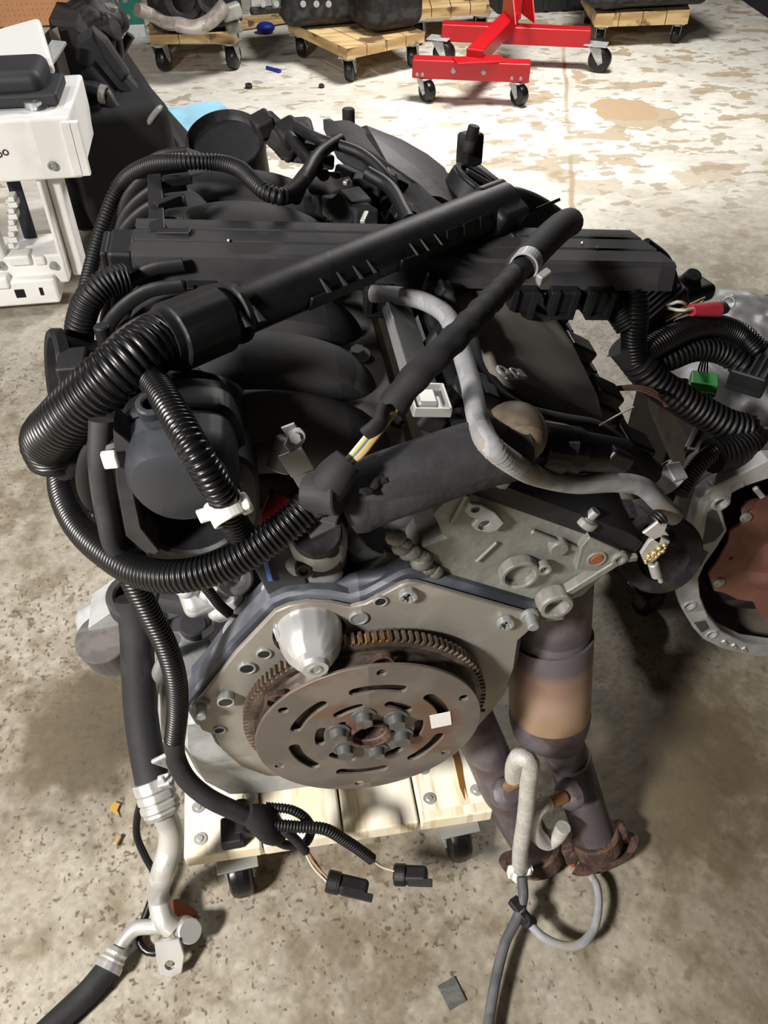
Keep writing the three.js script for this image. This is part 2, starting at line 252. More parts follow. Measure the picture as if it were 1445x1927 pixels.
// ---------- the engine
const engine = thing('engine', 'black six cylinder engine with silver starter cone and rusty drive plate on the pine dolly', 'engine', v3(0, .13, -.35));
const FZ = v3(0, 0, 1), UP = v3(0, 1, 0), CV = v3(ST, CT, 0), SV = v3(CT, -ST, 0);
const ZE = -.84;
{ // oil pan
  const prof = (k, z, dy = 0) => [[-.235, .36], [-.245, .30], [-.235, .20], [-.205, .152], [-.15, .14], [.08, .14], [.12, .155], [.14, .22], [.15, .36]].map(([x, y]) => v3(x * k + (1 - k) * -.05, (y - .25) * k + .25 + dy, z));
  const op = part('oil_pan', loft([prof(.93, -.055), prof(1, -.075), prof(1, -.36), prof(.9, -.40, .01), prof(.86, ZE + .03, .015), prof(.8, ZE, .02)]), M.castLight, engine, 'pale grey cast oil pan resting on planks');
  part('pan_rib', [-.12, -.17, -.22, -.27].map(z => plate([[-.252, .34], [-.262, .26], [-.25, .18], [-.225, .16], [-.22, .34]].map(q => v3(...q, 0)), .006, z)), M.castLight, op);
  part('oil_level_sensor', [rbox(.035, .028, .03, .005).translate(-.165, .146, -.012), rbox(.03, .022, .04, .004).translate(-.195, .143, -.005), cyl(v3(-.18, .15, -.02), FZ, .012, .05)], M.black, engine);
}
{ // block
  const b = part('engine_block', [plate([head(-.085, .205, 0), head(.125, .205, 0), head(.135, .12, 0), v3(.16, .44, 0), v3(.16, .34, 0), v3(-.17, .34, 0), v3(-.17, .46, 0), head(-.1, .1, 0)], .76, -.06, [], .003)], M.castDark, engine);
  part('block_rib', [-.12, -.2, -.28, -.36].map(z => plate([head(-.1, .2, 0), head(-.125, .12, 0), v3(-.19, .44, 0), v3(-.16, .42, 0), head(-.09, .1, 0)], .012, z)), M.castDark, b);
}
// rear flange and its steel cover plate, behind the drive plate
const plateOut = Z([[360, 1336], [384, 1310], [447, 1229], [495, 1179], [520, 1153], [545, 1142], [578, 1136], [621, 1138], [660, 1146], [690, 1138], [718, 1123], [756, 1102], [770, 1098], [785, 1099], [994, 1158], [1012, 1163], [1010, 1172], [985, 1195], [973, 1205], [965, 1258], [948, 1307], [925, 1338], [895, 1370]].map(q => [...q, -.03]))
  .concat([[.14, .262], [.10, .235], [.05, .222], [-.03, .22], [-.09, .226], [-.135, .242], [-.165, .275], [-.183, .325], [-.186, .36], [-.2, .375]].map(q => v3(q[0], q[1], -.03)));
{
  const ctr = v3(0, .41, 0), grow = k => plateOut.map(p => { const d = p.clone().setZ(0).sub(ctr); return ctr.clone().addScaledVector(d, 1 + k / d.length()); });
  const st = wz(583, 1193, -.03), fl = part('rear_flange', [plate(grow(.006), .03, -.039, [{ x: st.x, y: st.y, r: .045 }], .004), plate(grow(-.004), .03, -.066, [], .004)], M.castBlue, engine, 'dark blue grey cast flange edge');
  const p = part('rear_plate', plate(plateOut, .007, -.03, [{ x: st.x, y: st.y, r: .0415 }, ...[[413, 1373, .0055], [716, 1131, .006], [908, 1337, .004]].map(([x, y, r]) => { const q = wz(x, y, -.03); return { x: q.x, y: q.y, r }; })], .0015), M.plate, engine, 'tan grey steel plate behind ring gear');
  for (const q of [[768, 1121], [951, 1173]]) { const c = wz(...q, -.026); part('socket_bolt', [ringG(c, FZ, .0065, .0105, .008), lathe(Array.from({ length: 2 }, (_, i) => [.0035 + i * .003, 0]), c.clone().add(v3(0, 0, -.001)), FZ), ...Array.from({ length: 6 }, (_, i) => cyl(c.clone().add(v3(Math.cos(i * 1.047) * .0062, Math.sin(i * 1.047) * .0062, .001)), FZ, .0016, .006))], M.steel, p); }
  for (const [x, y, r, h] of [[465, 1257, .0105, .0015], [497, 1230, .009, .001], [425, 1315, .0105, .009], [413, 1373, .008, .001], [675, 1163, .011, .001], [716, 1131, .008, .001]]) { const c = wz(x, y, -.03 + h / 2); const db = part('dowel_bush', ringG(c, FZ, r * .72, r, h + .003), M.steel, p); part('bore', cyl(c.clone().add(v3(0, 0, .0002)), FZ, r * .74, h + .001), r > .0108 ? M.steel : M.castDark, db); }
  for (const [x, y] of [[378, 1337], [1000, 1169]]) { const c = wz(x, y, -.02); part('stud', [cyl(c, FZ, .007, .02), cyl(c.clone().add(v3(0, 0, -.008)), FZ, .011, .006)], M.steel, p); }
  // bored boss on the flange top
  const bb = wz(684, 1116, -.06);
  part('boss', [ringG(bb, v3(0, .35, 1), .0165, .026, .03), cyl(bb.clone().add(v3(0, 0, -.008)), v3(0, .35, 1), .016, .006), sweep(mixed([[500, 1150, -.055], [560, 1106, -.058], [640, 1098, -.06], [690, 1090, -.06], [775, 1082, -.05]]), t => .012 + .004 * Math.sin(t * 9))], M.castBlue, fl);
}
{ // starter nose cone
  const base = wz(582, 1186, -.028);
  const s = part('starter_nose', lathe([[0, .0515], [.0065, .0515], [.007, .052], [.0140, .052], [.0150, .050], [.0160, .0465], [.0215, .042], [.029, .032], [.034, .018], [.0365, 0], [.037, -.012], [.037, -.04], [0, -.04]], base, v3(.03, -.03, 1), 40), M.silver, engine, 'bright silver rounded starter nose');
  part('pinion_bush', [ringG(base.clone().add(v3(.0016, -.0016, .051)), v3(.03, -.03, 1), .004, .0085, .004), cyl(base.clone().add(v3(.0016, -.0016, .0505)), v3(.03, -.03, 1), .004, .003)], M.steel, s);
  part('nose_rib', [[2.75, 2.0], [2.95, 2.4]].map(([a, w]) => sweep([[.0375, -.01], [.0365, .002], [.034, .014]].map(([r, z]) => base.clone().add(v3(Math.cos(a) * r + .02 * z, Math.sin(a) * r - .03 * z, z))), () => [.0012 * w, .0012])), M.silver, s);
}
const HC = v3(0, .40, .02), DR = .1345;
{ // drive plate with ring gear
  const holes = [], arcSlot = (r, a0, a1, w) => { const o = [], n = 8; a0 *= Math.PI / 180; a1 *= Math.PI / 180; for (let i = 0; i <= n; i++) { const a = a0 + (a1 - a0) * i / n; o.push(v3(Math.cos(a) * (r + w), Math.sin(a) * (r + w), 0)); } for (let i = 1; i < 6; i++) { const t = i / 6 * Math.PI; o.push(v3(Math.cos(a1) * (r + w * Math.cos(t)) - Math.sin(a1) * w * Math.sin(t), Math.sin(a1) * (r + w * Math.cos(t)) + Math.cos(a1) * w * Math.sin(t), 0)); } for (let i = n; i >= 0; i--) { const a = a0 + (a1 - a0) * i / n; o.push(v3(Math.cos(a) * (r - w), Math.sin(a) * (r - w), 0)); } for (let i = 1; i < 6; i++) { const t = i / 6 * Math.PI; o.push(v3(Math.cos(a0) * (r - w * Math.cos(t)) + Math.sin(a0) * w * Math.sin(t), Math.sin(a0) * (r - w * Math.cos(t)) - Math.cos(a0) * w * Math.sin(t), 0)); } return { pts: o.reverse().map(q => q.add(v3(HC.x, HC.y, 0))) }; };
  for (let i = 0; i < 6; i++) {
    const a = 83 + i * 60;
    holes.push(arcSlot(.091, a - 17, a + 17, .0072)); holes.push(arcSlot(.060, a - 30 - 12, a - 30 + 14, .006));
    const h = (a + [0, 0, 0, 0, 0, 0][i]) * Math.PI / 180; holes.push({ x: HC.x + Math.cos(h) * .121, y: HC.y + Math.sin(h) * .121, r: .0062 });
  }
  holes.push({ x: HC.x, y: HC.y, r: .021 }); const sm1 = 140 * Math.PI / 180; holes.push({ x: HC.x + Math.cos(sm1) * .041, y: HC.y + Math.sin(sm1) * .041, r: .0055 });
  const circ = (r, n = 128) => Array.from({ length: n }, (_, i) => v3(HC.x + Math.cos(i / n * 2 * Math.PI) * r, HC.y + Math.sin(i / n * 2 * Math.PI) * r, 0));
  const dp = part('drive_plate', plate(circ(DR), .004, HC.z, holes, .0006), M.rust, engine, 'rusty round drive plate with curved slots');
  part('hub_ring', [ringG(HC.clone().add(v3(0, 0, .002)), FZ, .021, .026, .008), lathe([[.0205, .004], [.0205, -.03], [0, -.03]], HC, FZ)], M.rustDark, dp);
  for (let i = 0; i < 6; i++) { const a = (i * 60 + 40) * Math.PI / 180; part('hub_bolt', bolt(HC.clone().add(v3(Math.cos(a) * .0405, Math.sin(a) * .0405, 0)), FZ, .0112, .012), M.boltHead, dp); }
  // flex ring dish behind and toothed ring
  const dish = part('flex_dish', lathe([[.05, .012], [.121, .011], [.127, .004], [.130, -.004], [.1405, -.006], [.141, -.018], [.123, -.019], [.119, -.004], [.05, 0]], v3(HC.x, HC.y, .0), FZ, 96), M.gear, dp);
  const N = 112, ro = .1475, teeth = [], to = [];
  for (let i = 0; i < N; i++) for (const [f, r] of [[.0, .1415], [.24, .1415], [.36, ro], [.66, ro], [.78, .1415]]) { const a = (i + f) / N * Math.PI * 2; to.push(v3(HC.x + Math.cos(a) * r, HC.y + Math.sin(a) * r, 0)); }
  part('ring_gear', plate(to, .014, -.005, [{ x: HC.x, y: HC.y, r: .129 }], .0006), mottled([94, 82, 71], [124, 110, 97], .1, .015, .45, .5, {}), dp, 'brown steel ring gear teeth');
  const rim = [[83, .131], [140, .133]].map(([a, r]) => v3(HC.x + Math.cos(a * Math.PI / 180) * r, HC.y + Math.sin(a * Math.PI / 180) * r, .013));
  part('rim_bush', rim.map(p => ringG(p, FZ, .011, .014, .008)), M.rustDark, dp);
  part('gear_oil', Array.from({ length: 6 }, (_, i) => { const a = (94 - i * 3.05 + 1.3) * Math.PI / 180; return cyl(v3(HC.x + Math.cos(a) * .1432, HC.y + Math.sin(a) * .1432, -.011), FZ, .0022, .012, .0018, 8); }), M.gearGold, dp, 'golden oil between ring gear teeth');
  const sp = wz(829, 1354, HC.z);
  part('sticker', put(rbox(.025, .030, .0006, .0002), v3(sp.x, sp.y, HC.z + .0008), 0, 0, .12), M.label, dp, 'small white paper sticker');
}
{ // leaning cylinder head, its rear face towards the camera
  const hd = part('cylinder_head', plate([head(-.058, .207, 0), head(.135, .207, 0), head(.165, .24, 0), head(.165, .30, 0), head(.155, .326, 0), head(-.068, .326, 0), head(-.072, .285, 0), head(-.045, .262, 0), head(-.062, .24, 0)], -ZE - .05, -.05, [], .004), M.cast, engine, 'dirty grey cast cylinder head');
  const at = (x, y, h = 0) => wz(x, y, -.046 + h);
  part('deck_ledge', [beam(at(795, 1082), at(1012, 1152), .014, .012, v3(-.3, 1, 0))], M.cast, hd);
  const p1 = at(976, 1077, .004), p2 = at(1043, 1132, .008), p3 = at(1121, 1048, .004);
  part('port_boss', [ringG(p1, FZ, .0165, .0225, .014), cyl(p1.clone().add(v3(0, 0, -.004)), FZ, .0165, .003), beam(p1.clone().add(v3(.02, .002, 0)), at(1022, 1069, .004), .009, .009, FZ), ringG(at(1023, 1068, .006), FZ, .004, .0085, .01)], M.cast, hd);
  part('oil_gallery_boss', [ringG(p2, FZ, .0125, .021, .02), cyl(p2.clone().add(v3(0, 0, -.006)), FZ, .0125, .003), rbox(.022, .014, .012, .003).translate(p2.x + .004, p2.y - .024, p2.z), beam(p2.clone().add(v3(.012, .012, -.004)), at(1170, 1045), .014, .010, FZ)], M.cast, hd);
  part('plug_boss', [plate(Z([[1085, 1072], [1095, 1030], [1110, 1012], [1160, 1035], [1185, 1050], [1150, 1066], [1120, 1075]].map(q => [...q, -.04])), .012, -.04), ringG(p3, FZ, .008, .0115, .009)], M.cast, hd);
  part('rusty_plug', cyl(p3.clone().add(v3(0, 0, .002)), FZ, .0078, .006), M.rustBright, hd);
  part('tab', [ringG(at(1165, 1050, .006), FZ, .004, .010, .008), rbox(.02, .008, .008, .002).translate(at(1180, 1045).x, at(1180, 1045).y, -.042)], M.cast, hd);
  const br = Z([[877, 962], [886, 950], [905, 952], [930, 966], [947, 985], [935, 998], [920, 1002], [897, 998], [890, 990], [900, 978], [885, 972]].map(q => [...q, -.036]));
  const h1 = wz(895, 955, -.036), h2 = wz(912, 989, -.036);
  part('lifting_tab', plate(br, .006, -.036, [{ x: h1.x, y: h1.y - .003, r: .0045 }, { x: h2.x, y: h2.y, r: .007 }]), M.castLight, hd, 'pale cast lug with two holes');
  seed = 99; const lumps = [];
  for (let i = 0; i < 16; i++) { const t = i / 15, q = at(752 + t * 70 + (rnd() - .5) * 14, 1022 + t * 55 + (rnd() - .5) * 22); const g = new THREE.IcosahedronGeometry(.006 + rnd() * .007, 1); g.scale(1, .8, .8); lumps.push(g.translate(q.x, q.y, -.046)); }
  part('casting_lump', lumps, M.cast, hd);
  part('face_rib', [beam(at(880, 930), at(850, 985), .006, .006, FZ), beam(at(895, 1058), at(935, 1020), .004, .004, FZ), beam(at(1000, 1000), at(1090, 1035), .005, .006, FZ), cyl(at(1050, 1028), FZ, .011, .012), beam(at(1100, 1090), at(1060, 1120), .012, .01, FZ)], M.cast, hd);
}
// valve cover in stations along the head
const vc = (() => {
  const prof = (h, z, k = 1) => sc([[-.082 * k, .326], [-.082 * k, .34], [-.066 * k, .346], [-.058 * k, .346 + h * .7], [-.03, .346 + h], [.05, .346 + h], [.12 * k, .346 + h * .75], [.145 * k, .346 + h * .3], [.155 * k, .345], [.172 * k, .34], [.172 * k, .326]], z);
  const c = part('valve_cover', loft([prof(.002, -.048, 1), prof(.004, -.052, 1), prof(.03, -.085), prof(.042, -.12), prof(.044, -.30), prof(.044, -.7), prof(.04, ZE), prof(.005, ZE - .015)]), M.black, engine, 'black plastic valve cover');
  // smooth raised bodies either side of the wiring box
  const hump = (z, s0, s1, c1) => sc([[s0 - .012, .38], [s0, c1 - .012], [s0 + .018, c1], [s1 - .015, c1], [s1, c1 - .012], [s1 + .02, .37]], z);
  const h1 = part('raised_cover', loft([hump(-.165, -.018, .128, .384), hump(-.175, -.022, .128, .402), hump(-.20, -.03, .12, .414), hump(-.29, -.04, .11, .424), hump(-.37, -.045, .095, .428), hump(-.405, -.04, .09, .425), hump(-.42, -.03, .08, .39)]), M.coverGrey, c, 'dusty grey raised cover');
  const f0 = loft([[...sc([[-.055, .385], [-.04, .43], [.0, .437], [.04, .434], [.075, .428], [.10, .40]], -.335)], [...sc([[-.055, .385], [-.04, .43], [.0, .44], [.04, .438], [.075, .432], [.10, .40]], -.40)]]);
  part('step', f0, M.black, c);
  part('far_cover', loft([hump(-.47, -.06, .10, .40), hump(-.49, -.07, .10, .415), hump(-.60, -.08, .115, .420), hump(-.66, -.15, .118, .412), hump(-.76, -.16, .12, .41), hump(-.81, -.155, .115, .395), hump(-.835, -.14, .10, .375)]), M.blackDusty, c);
  for (let i = 0; i < 5; i++) part('rib', beam(head(.03 + i * .011, .412, -.71), head(.03 + i * .011, .411, -.775 + i * .004), .003, .003, CV), M.coverGrey, c);
  part('crest', loft([sc([[-.085, .39], [-.07, .408], [-.03, .424], [.0, .424], [.02, .40]], -.58), sc([[-.12, .39], [-.10, .414], [-.04, .428], [.01, .428], [.035, .40]], -.63), sc([[-.135, .39], [-.115, .418], [-.05, .428], [.01, .428], [.03, .40]], -.72), sc([[-.13, .39], [-.11, .410], [-.05, .418], [.0, .418], [.02, .40]], -.785), sc([[-.11, .38], [-.10, .395], [-.05, .402], [-.01, .402], [.0, .39]], -.805)]), M.black, c);
  const cap = head(.04, .436, -.645);
  part('oil_cap', [cyl(cap, CV, .047, .03), ringG(cap.clone().addScaledVector(CV, .017), CV, .036, .045, .006), beam(cap.clone().addScaledVector(SV, -.03).addScaledVector(CV, .018), cap.clone().addScaledVector(SV, .03).addScaledVector(CV, .018), .012, .010, CV)], M.black, c, 'round black oil filler cap');
  const bm = mixed([[945, 705, .428, 'c'], [985, 704, .428, 'c']]); 
  part('cover_tab', [beam(bm[0], bm[1], .004, .014, CV), ringG(wc(946, 699, .43), CV, .003, .008, .004), ringG(wc(968, 702, .431), CV, .003, .007, .004)], M.steel, c);
  for (const q of [[943, 893, .355], [1108, 975, .345]]) { const p = wc(...q); part('cover_bolt', [...bolt(p, CV, .0065, .012), ringG(p.clone().addScaledVector(CV, -.004), CV, .007, .013, .010)], M.steel, c); }
  const e = wc(1240, 1006, .345); part('cover_boss', [cyl(e, v3(.3, .5, .8), .011, .035), cyl(e.clone().add(v3(.003, .006, .012)), v3(.3, .5, .8), .006, .02)], M.black, c);
  part('edge_lug', [[-.16, .16], [-.3, .165], [-.44, .165]].map(([z, s]) => cyl(head(s, .345, z), CV, .012, .03)), M.black, c);
  return c;
})();
for (let i = 0; i < 6; i++) { // ignition coils along the right edge
  const z = -.135 - i * .098, p = head(.132, .362, z), f = (a, b, c) => p.clone().addScaledVector(SV, a).addScaledVector(CV, b).add(v3(0, 0, c));
  const B = (w, h, d, a, b, c, r = .004) => basis(rbox(w, h, d, r), f(a, b, c), SV, CV);
  const k = part('ignition_coil', [B(.055, .036, .05, 0, .02, 0), B(.042, .02, .036, .004, .045, .002), B(.03, .024, .04, .03, .012, .002), cyl(f(-.026, .026, .022), CV, .009, .03)], M.blackGloss, engine);
  part('coil_plug', [B(.026, .022, .04, .052, .012, .002, .003), B(.006, .03, .03, .042, .018, .002, .002)], M.black, k);
  part('coil_bolt', bolt(f(-.026, .041, .022), CV, .005, .006), M.steel, k);
}
{ // intake manifold
  const mf = part('intake_manifold', [sweep([v3(-.165, .735, -.10), v3(-.17, .735, -.3), v3(-.17, .735, -.72)], t => [.07, .078 + .004 * Math.sin(t * 20)], { radial: 28 }), ...[-.74].map(z => lathe([[0, .03], [.05, .025], [.078, 0], [.08, -.03]], v3(-.17, .735, z + .02), v3(0, 0, -1)))], M.blackDusty, engine, 'black plastic intake manifold');
  part('manifold_flange', put(rbox(.085, .014, .66, .005), v3(.018, .747, -.39), 0, 0, -.2), M.coverGrey, mf);
  for (let i = 0; i < 6; i++) {
    const z = -.09 - i * .105;
    part('runner', sweep([v3(-.21, .72, z + .004), v3(-.175, .768, z + .003), v3(-.12, .784, z + .002), v3(-.065, .780, z), v3(-.025, .768, z - .003), v3(.002, .752, z - .006), v3(.022, .722, z - .008)], t => [.040 + .007 * Math.sin(t * 3.14), .030 + .005 * Math.sin(t * 3.14)], { radial: 22, step: .01, hint: v3(0, 1, 0) }), M.blackDusty, mf);
    part('rib', [0, 1].map(k => sweep([v3(-.228, .70, z - .02 + k * .046), v3(-.25, .745, z - .02 + k * .046), v3(-.235, .80, z - .02 + k * .046), v3(-.19, .835, z - .02 + k * .046), v3(-.15, .84, z - .02 + k * .046)], () => [.004, .008])), M.black, mf);
  }
  const b = v3(.030, .752, -.247); part('manifold_bolt', [...bolt(b, v3(-.1, 1, .1), .0085, .010), ringG(b, v3(-.1, 1, .1), .01, .0145, .003)], M.steel, mf, 'bright flange bolt on manifold');
  for (const q of [[745, 800, .745], [610, 520, .757]]) part('manifold_bolt', bolt(wy(...q), UP, .007, .008), M.castDark, mf);
  // rear shell: an open bowl with a domed motor housing
  const shell = smooth(Z([[198, 850], [195, 905], [202, 970], [214, 1032], [258, 1058], [350, 1065], [430, 1048], [472, 1000], [482, 940], [468, 880], [400, 850], [290, 840]].map(q => [...q, 0])), 4);
  const cav = smooth(Z([[248, 880], [250, 930], [264, 990], [300, 1032], [362, 1044], [425, 1022], [458, 968], [452, 905], [400, 880], [300, 872]].map(q => [...q, 0])), 4);
  const bowl = part('bowl', [plate(shell, .05, 0, [{ pts: cav.slice().reverse() }], .003), plate(shell.map(p => v3((p.x + .16) * .96 - .16, (p.y - .79) * .96 + .79, 0)), .07, -.045, [{ pts: cav.map(p => v3((p.x + .16) * .8 - .16, (p.y - .79) * .8 + .79, 0)).reverse() }], .002), plate(cav.map(p => v3((p.x + .16) * .97 - .16, (p.y - .79) * .97 + .79, 0)), .01, -.10, [], .001)], M.black, mf, 'deep black rounded bowl open to the rear');
  part('bowl_flange', [sweep(Z([[192, 790, -.02], [190, 870, -.005], [204, 970, .0], [222, 1030, 0], [262, 1052, 0]]), () => [.010, .012]), plate(Z([[215, 800, 0], [250, 830, 0], [246, 900, 0], [264, 985, 0], [298, 1028, 0], [285, 1040, 0], [240, 1000, 0], [222, 900, 0]]), .03, .006)], M.blackDusty, mf);
  part('bowl_lip', sweep(Z([[225, 1040, .0], [262, 1062, .0], [350, 1068, .0], [432, 1050, .0], [474, 1000, .0]]), () => [.003, .005]), M.black, mf);
  part('bowl_pin', [[285, 972], [337, 960]].map(q => { const p = wz(...q, -.055); return ringG(p, FZ, .0035, .0075, .006); }), M.steel, bowl);
  const dOut = Z([[232, 856], [238, 885], [258, 912], [300, 938], [350, 946], [400, 936], [446, 912], [450, 860], [424, 806], [380, 796], [320, 800], [255, 815], [238, 832]].map(q => [...q, 0])), dC = wz(345, 868, 0);
  const dm = (k, z) => smooth(dOut.map(p => v3(dC.x + (p.x - dC.x) * k, dC.y + (p.y - dC.y) * k, z)), 4);
  const dome = part('resonance_housing', loft([dm(1.02, -.06), dm(1.0, -.01), dm(.985, .008), dm(.94, .02), dm(.83, .029), dm(.6, .034), dm(.25, .036)]), M.dome, mf, 'slate grey domed housing');
  part('housing_rim', [loft([dm(1.09, -.045), dm(1.11, -.04), dm(1.11, -.022), dm(1.05, -.018)])], M.black, dome);
  const ear = wz(287, 772, -.02); part('housing_ear', [ringG(ear, v3(0, 1, .3), .006, .012, .022), rbox(.04, .012, .03, .003).translate(ear.x + .02, ear.y - .012, ear.z), ...[[325, 945], [345, 935], [378, 932]].map(q => { const p = wz(...q, .0); return ringG(p, v3(0, .4, 1), .003, .0065, .012); })], M.dome, dome);
  const wt = wz(207, 865, .014); part('white_tag', rbox(.012, .016, .006, .002).translate(wt.x, wt.y, wt.z), M.label, mf);
  // air inlet snout on the left
  const sn = wy(104, 706, .765), sd = v3(-1, .28, .3);
  const snout = part('inlet_snout', [lathe([[.034, -.10], [.037, -.03], [.042, -.012], [.049, -.010], [.049, 0], [.046, .004], [.040, .002], [.036, -.03], [.033, -.05], [0, -.05]], sn, sd, 40)], M.black, mf);
  part('snout_lug', [rbox(.03, .02, .04, .004).translate(sn.x + .03, sn.y + .03, sn.z + .03), cyl(sn.clone().add(v3(.06, .04, 0)), UP, .008, .03)], M.black, snout);
  // throttle inlet at the far end
  const th = wy(424, 262, .80), td = v3(-.08, .92, .4);
  part('throttle_inlet', lathe([[.056, -.11], [.058, -.03], [.061, -.01], [.061, 0], [.059, .002], [.056, -.004], [.05, -.010], [0, -.016]], th, td, 44), M.black, mf, 'round black throttle inlet cap');
  part('frame_bracket', [beam(wy(292, 335, .85), wy(297, 440, .85), .012, .018), beam(wy(292, 390, .855), wy(338, 372, .855), .01, .012), beam(wy(305, 345, .85), wy(360, 335, .85), .012, .01), beam(wy(297, 440, .85), wy(360, 440, .85), .01, .012)], M.black, mf);
}
{
  const gp = wy(1104, 560, .745); part('grey_plug', [put(rbox(.03, .036, .03, .008, 3), gp, .3, .3, .5), cyl(gp.clone().add(v3(-.012, -.01, -.014)), v3(1, .4, .6), .013, .03)], std(0x3c444e, .5), engine, 'blue grey plug under the wiring box');
  part('side_pulley', [lathe([[0, .004], [.03, .004], [.034, .012], [.05, .012], [.054, .006], [.054, -.012], [0, -.012]], wz(1243, 1042, -.13), v3(-.1, .5, 1), 40), cyl(wz(1243, 1042, -.13).add(v3(.006, -.03, -.06)), v3(-.1, .5, 1), .03, .12), beam(wz(1243, 1042, -.13).add(v3(0, -.03, -.09)), v3(.12, .48, -.25), .05, .04)], M.castDark, engine);
}
{ // valley between manifold and cover
  part('fuel_rail', [beam(head(-.112, .352, -.10), head(-.112, .352, -.70), .022, .03, CV, .006), sweep([head(-.088, .37, -.06), head(-.085, .376, -.2), head(-.085, .376, -.68)], () => [.014, .014])], M.black, engine);
  const a = wy(748, 570, .79), b = wy(800, 735, .79);
  part('heat_shield_strip', [beam(a, b, .006, .036, CV, .002), beam(a.clone().add(v3(-.017, .003, 0)), b.clone().add(v3(-.017, .003, 0)), .008, .003, CV)], M.steel, engine, 'dull silver metal strip beside manifold');
  const t = wy(806, 757, .795);
  part('metal_tray', [basis(rbox(.036, .004, .040, .002), t, SV.clone().add(v3(0, .4, 0)), UP), ...[[-.017, 0, .004, .042], [.017, 0, .004, .042], [0, -.02, .038, .004], [0, .02, .038, .004]].map(([x, z, w, d]) => basis(rbox(w, .010, d, .0015), t.clone().add(v3(x, .003 - x * .1, z)), SV.clone().add(v3(0, .4, 0)), UP)), basis(rbox(.02, .012, .024, .003), t.clone().add(v3(-.003, .004, .002)), SV.clone().add(v3(0, .4, 0)), UP)], std(0xb4b4b2, .4, .4), engine, 'shiny square metal tray');
  for (let i = 0; i < 6; i++) {
    const z = -.12 - i * .098, p = head(-.1, .378, z);
    const c = part('fuel_injector', [cyl(p, CV, .011, .05), basis(rbox(.028, .022, .03, .004), p.clone().addScaledVector(CV, .026).add(v3(.004, 0, .012)), SV, CV)], M.black, engine);
    part('injector_plug', [basis(rbox(.018, .016, .024, .003), p.clone().addScaledVector(CV, .032).add(v3(.008, 0, .034)), SV, CV)], M.blackDusty, c);
  }
  const mess = [[612, 345], [640, 360], [655, 330], [668, 380], [630, 390], [690, 350], [650, 405], [680, 410], [600, 300], [575, 285], [545, 275]];
  seed = 5; part('sensor_cluster', mess.map(([x, y]) => put(rbox(.022 + rnd() * .02, .018 + rnd() * .014, .03 + rnd() * .02, .004), wy(x, y, .80), rnd() - .5, rnd() * 2, rnd() - .5)), M.blackDusty, engine);
  part('vacuum_pipe', [tube(Y([[560, 240, .85], [600, 262, .86], [680, 290, .85], [735, 345, .83], [760, 400, .8]]), .0075), tube(Y([[690, 325, .84], [730, 350, .83], [770, 415, .82]]), .009), tube(Y([[540, 250, .83], [580, 300, .84], [610, 330, .84]]), .008), tube(Y([[640, 262, .86], [600, 290, .86], [575, 330, .86], [555, 375, .85]]), .008)], M.black, engine);
  for (const [a, b] of [[wy(655, 340, .83), wy(648, 346, .83)], [wy(690, 400, .82), wy(682, 418, .82)]]) part('clip', beam(a, b, .006, .007), M.alu, engine);
  // front accessories seen past the throttle
  part('front_bracket', [beam(wy(490, 225, .84), wy(560, 290, .80), .03, .035, UP, .006), put(rbox(.03, .03, .03, .006), wy(495, 234, .84), .3, .4, .2), cyl(wy(656, 226, .80), UP, .010, .035), rbox(.05, .05, .06, .01).translate(...wy(560, 262, .80).toArray()), put(rbox(.035, .03, .04, .008), wy(545, 250, .83), .3, .4, .2), cyl(wy(886, 262, .80), v3(.2, 1, 0), .009, .04), put(rbox(.035, .05, .03, .006), wy(884, 280, .775), 0, .4, 0)], M.castDark, engine);
  part('front_hose', [tube(Y([[872, 305, .73], [915, 340, .72], [985, 395, .69]]), .014)], M.black, engine);
  part('side_cable', [tube(Y([[1210, 462, .78], [1245, 490, .76], [1262, 530, .72], [1280, 562, .66]]), .011)], M.blackDusty, engine);
  const sb = wy(1295, 545, .60); part('engine_mount', [put(rbox(.07, .03, .06, .012), sb, 0, .3, 0), cyl(sb.clone().add(v3(0, .02, 0)), v3(0, 1, .4), .017, .02, .013)], M.black, engine);
}
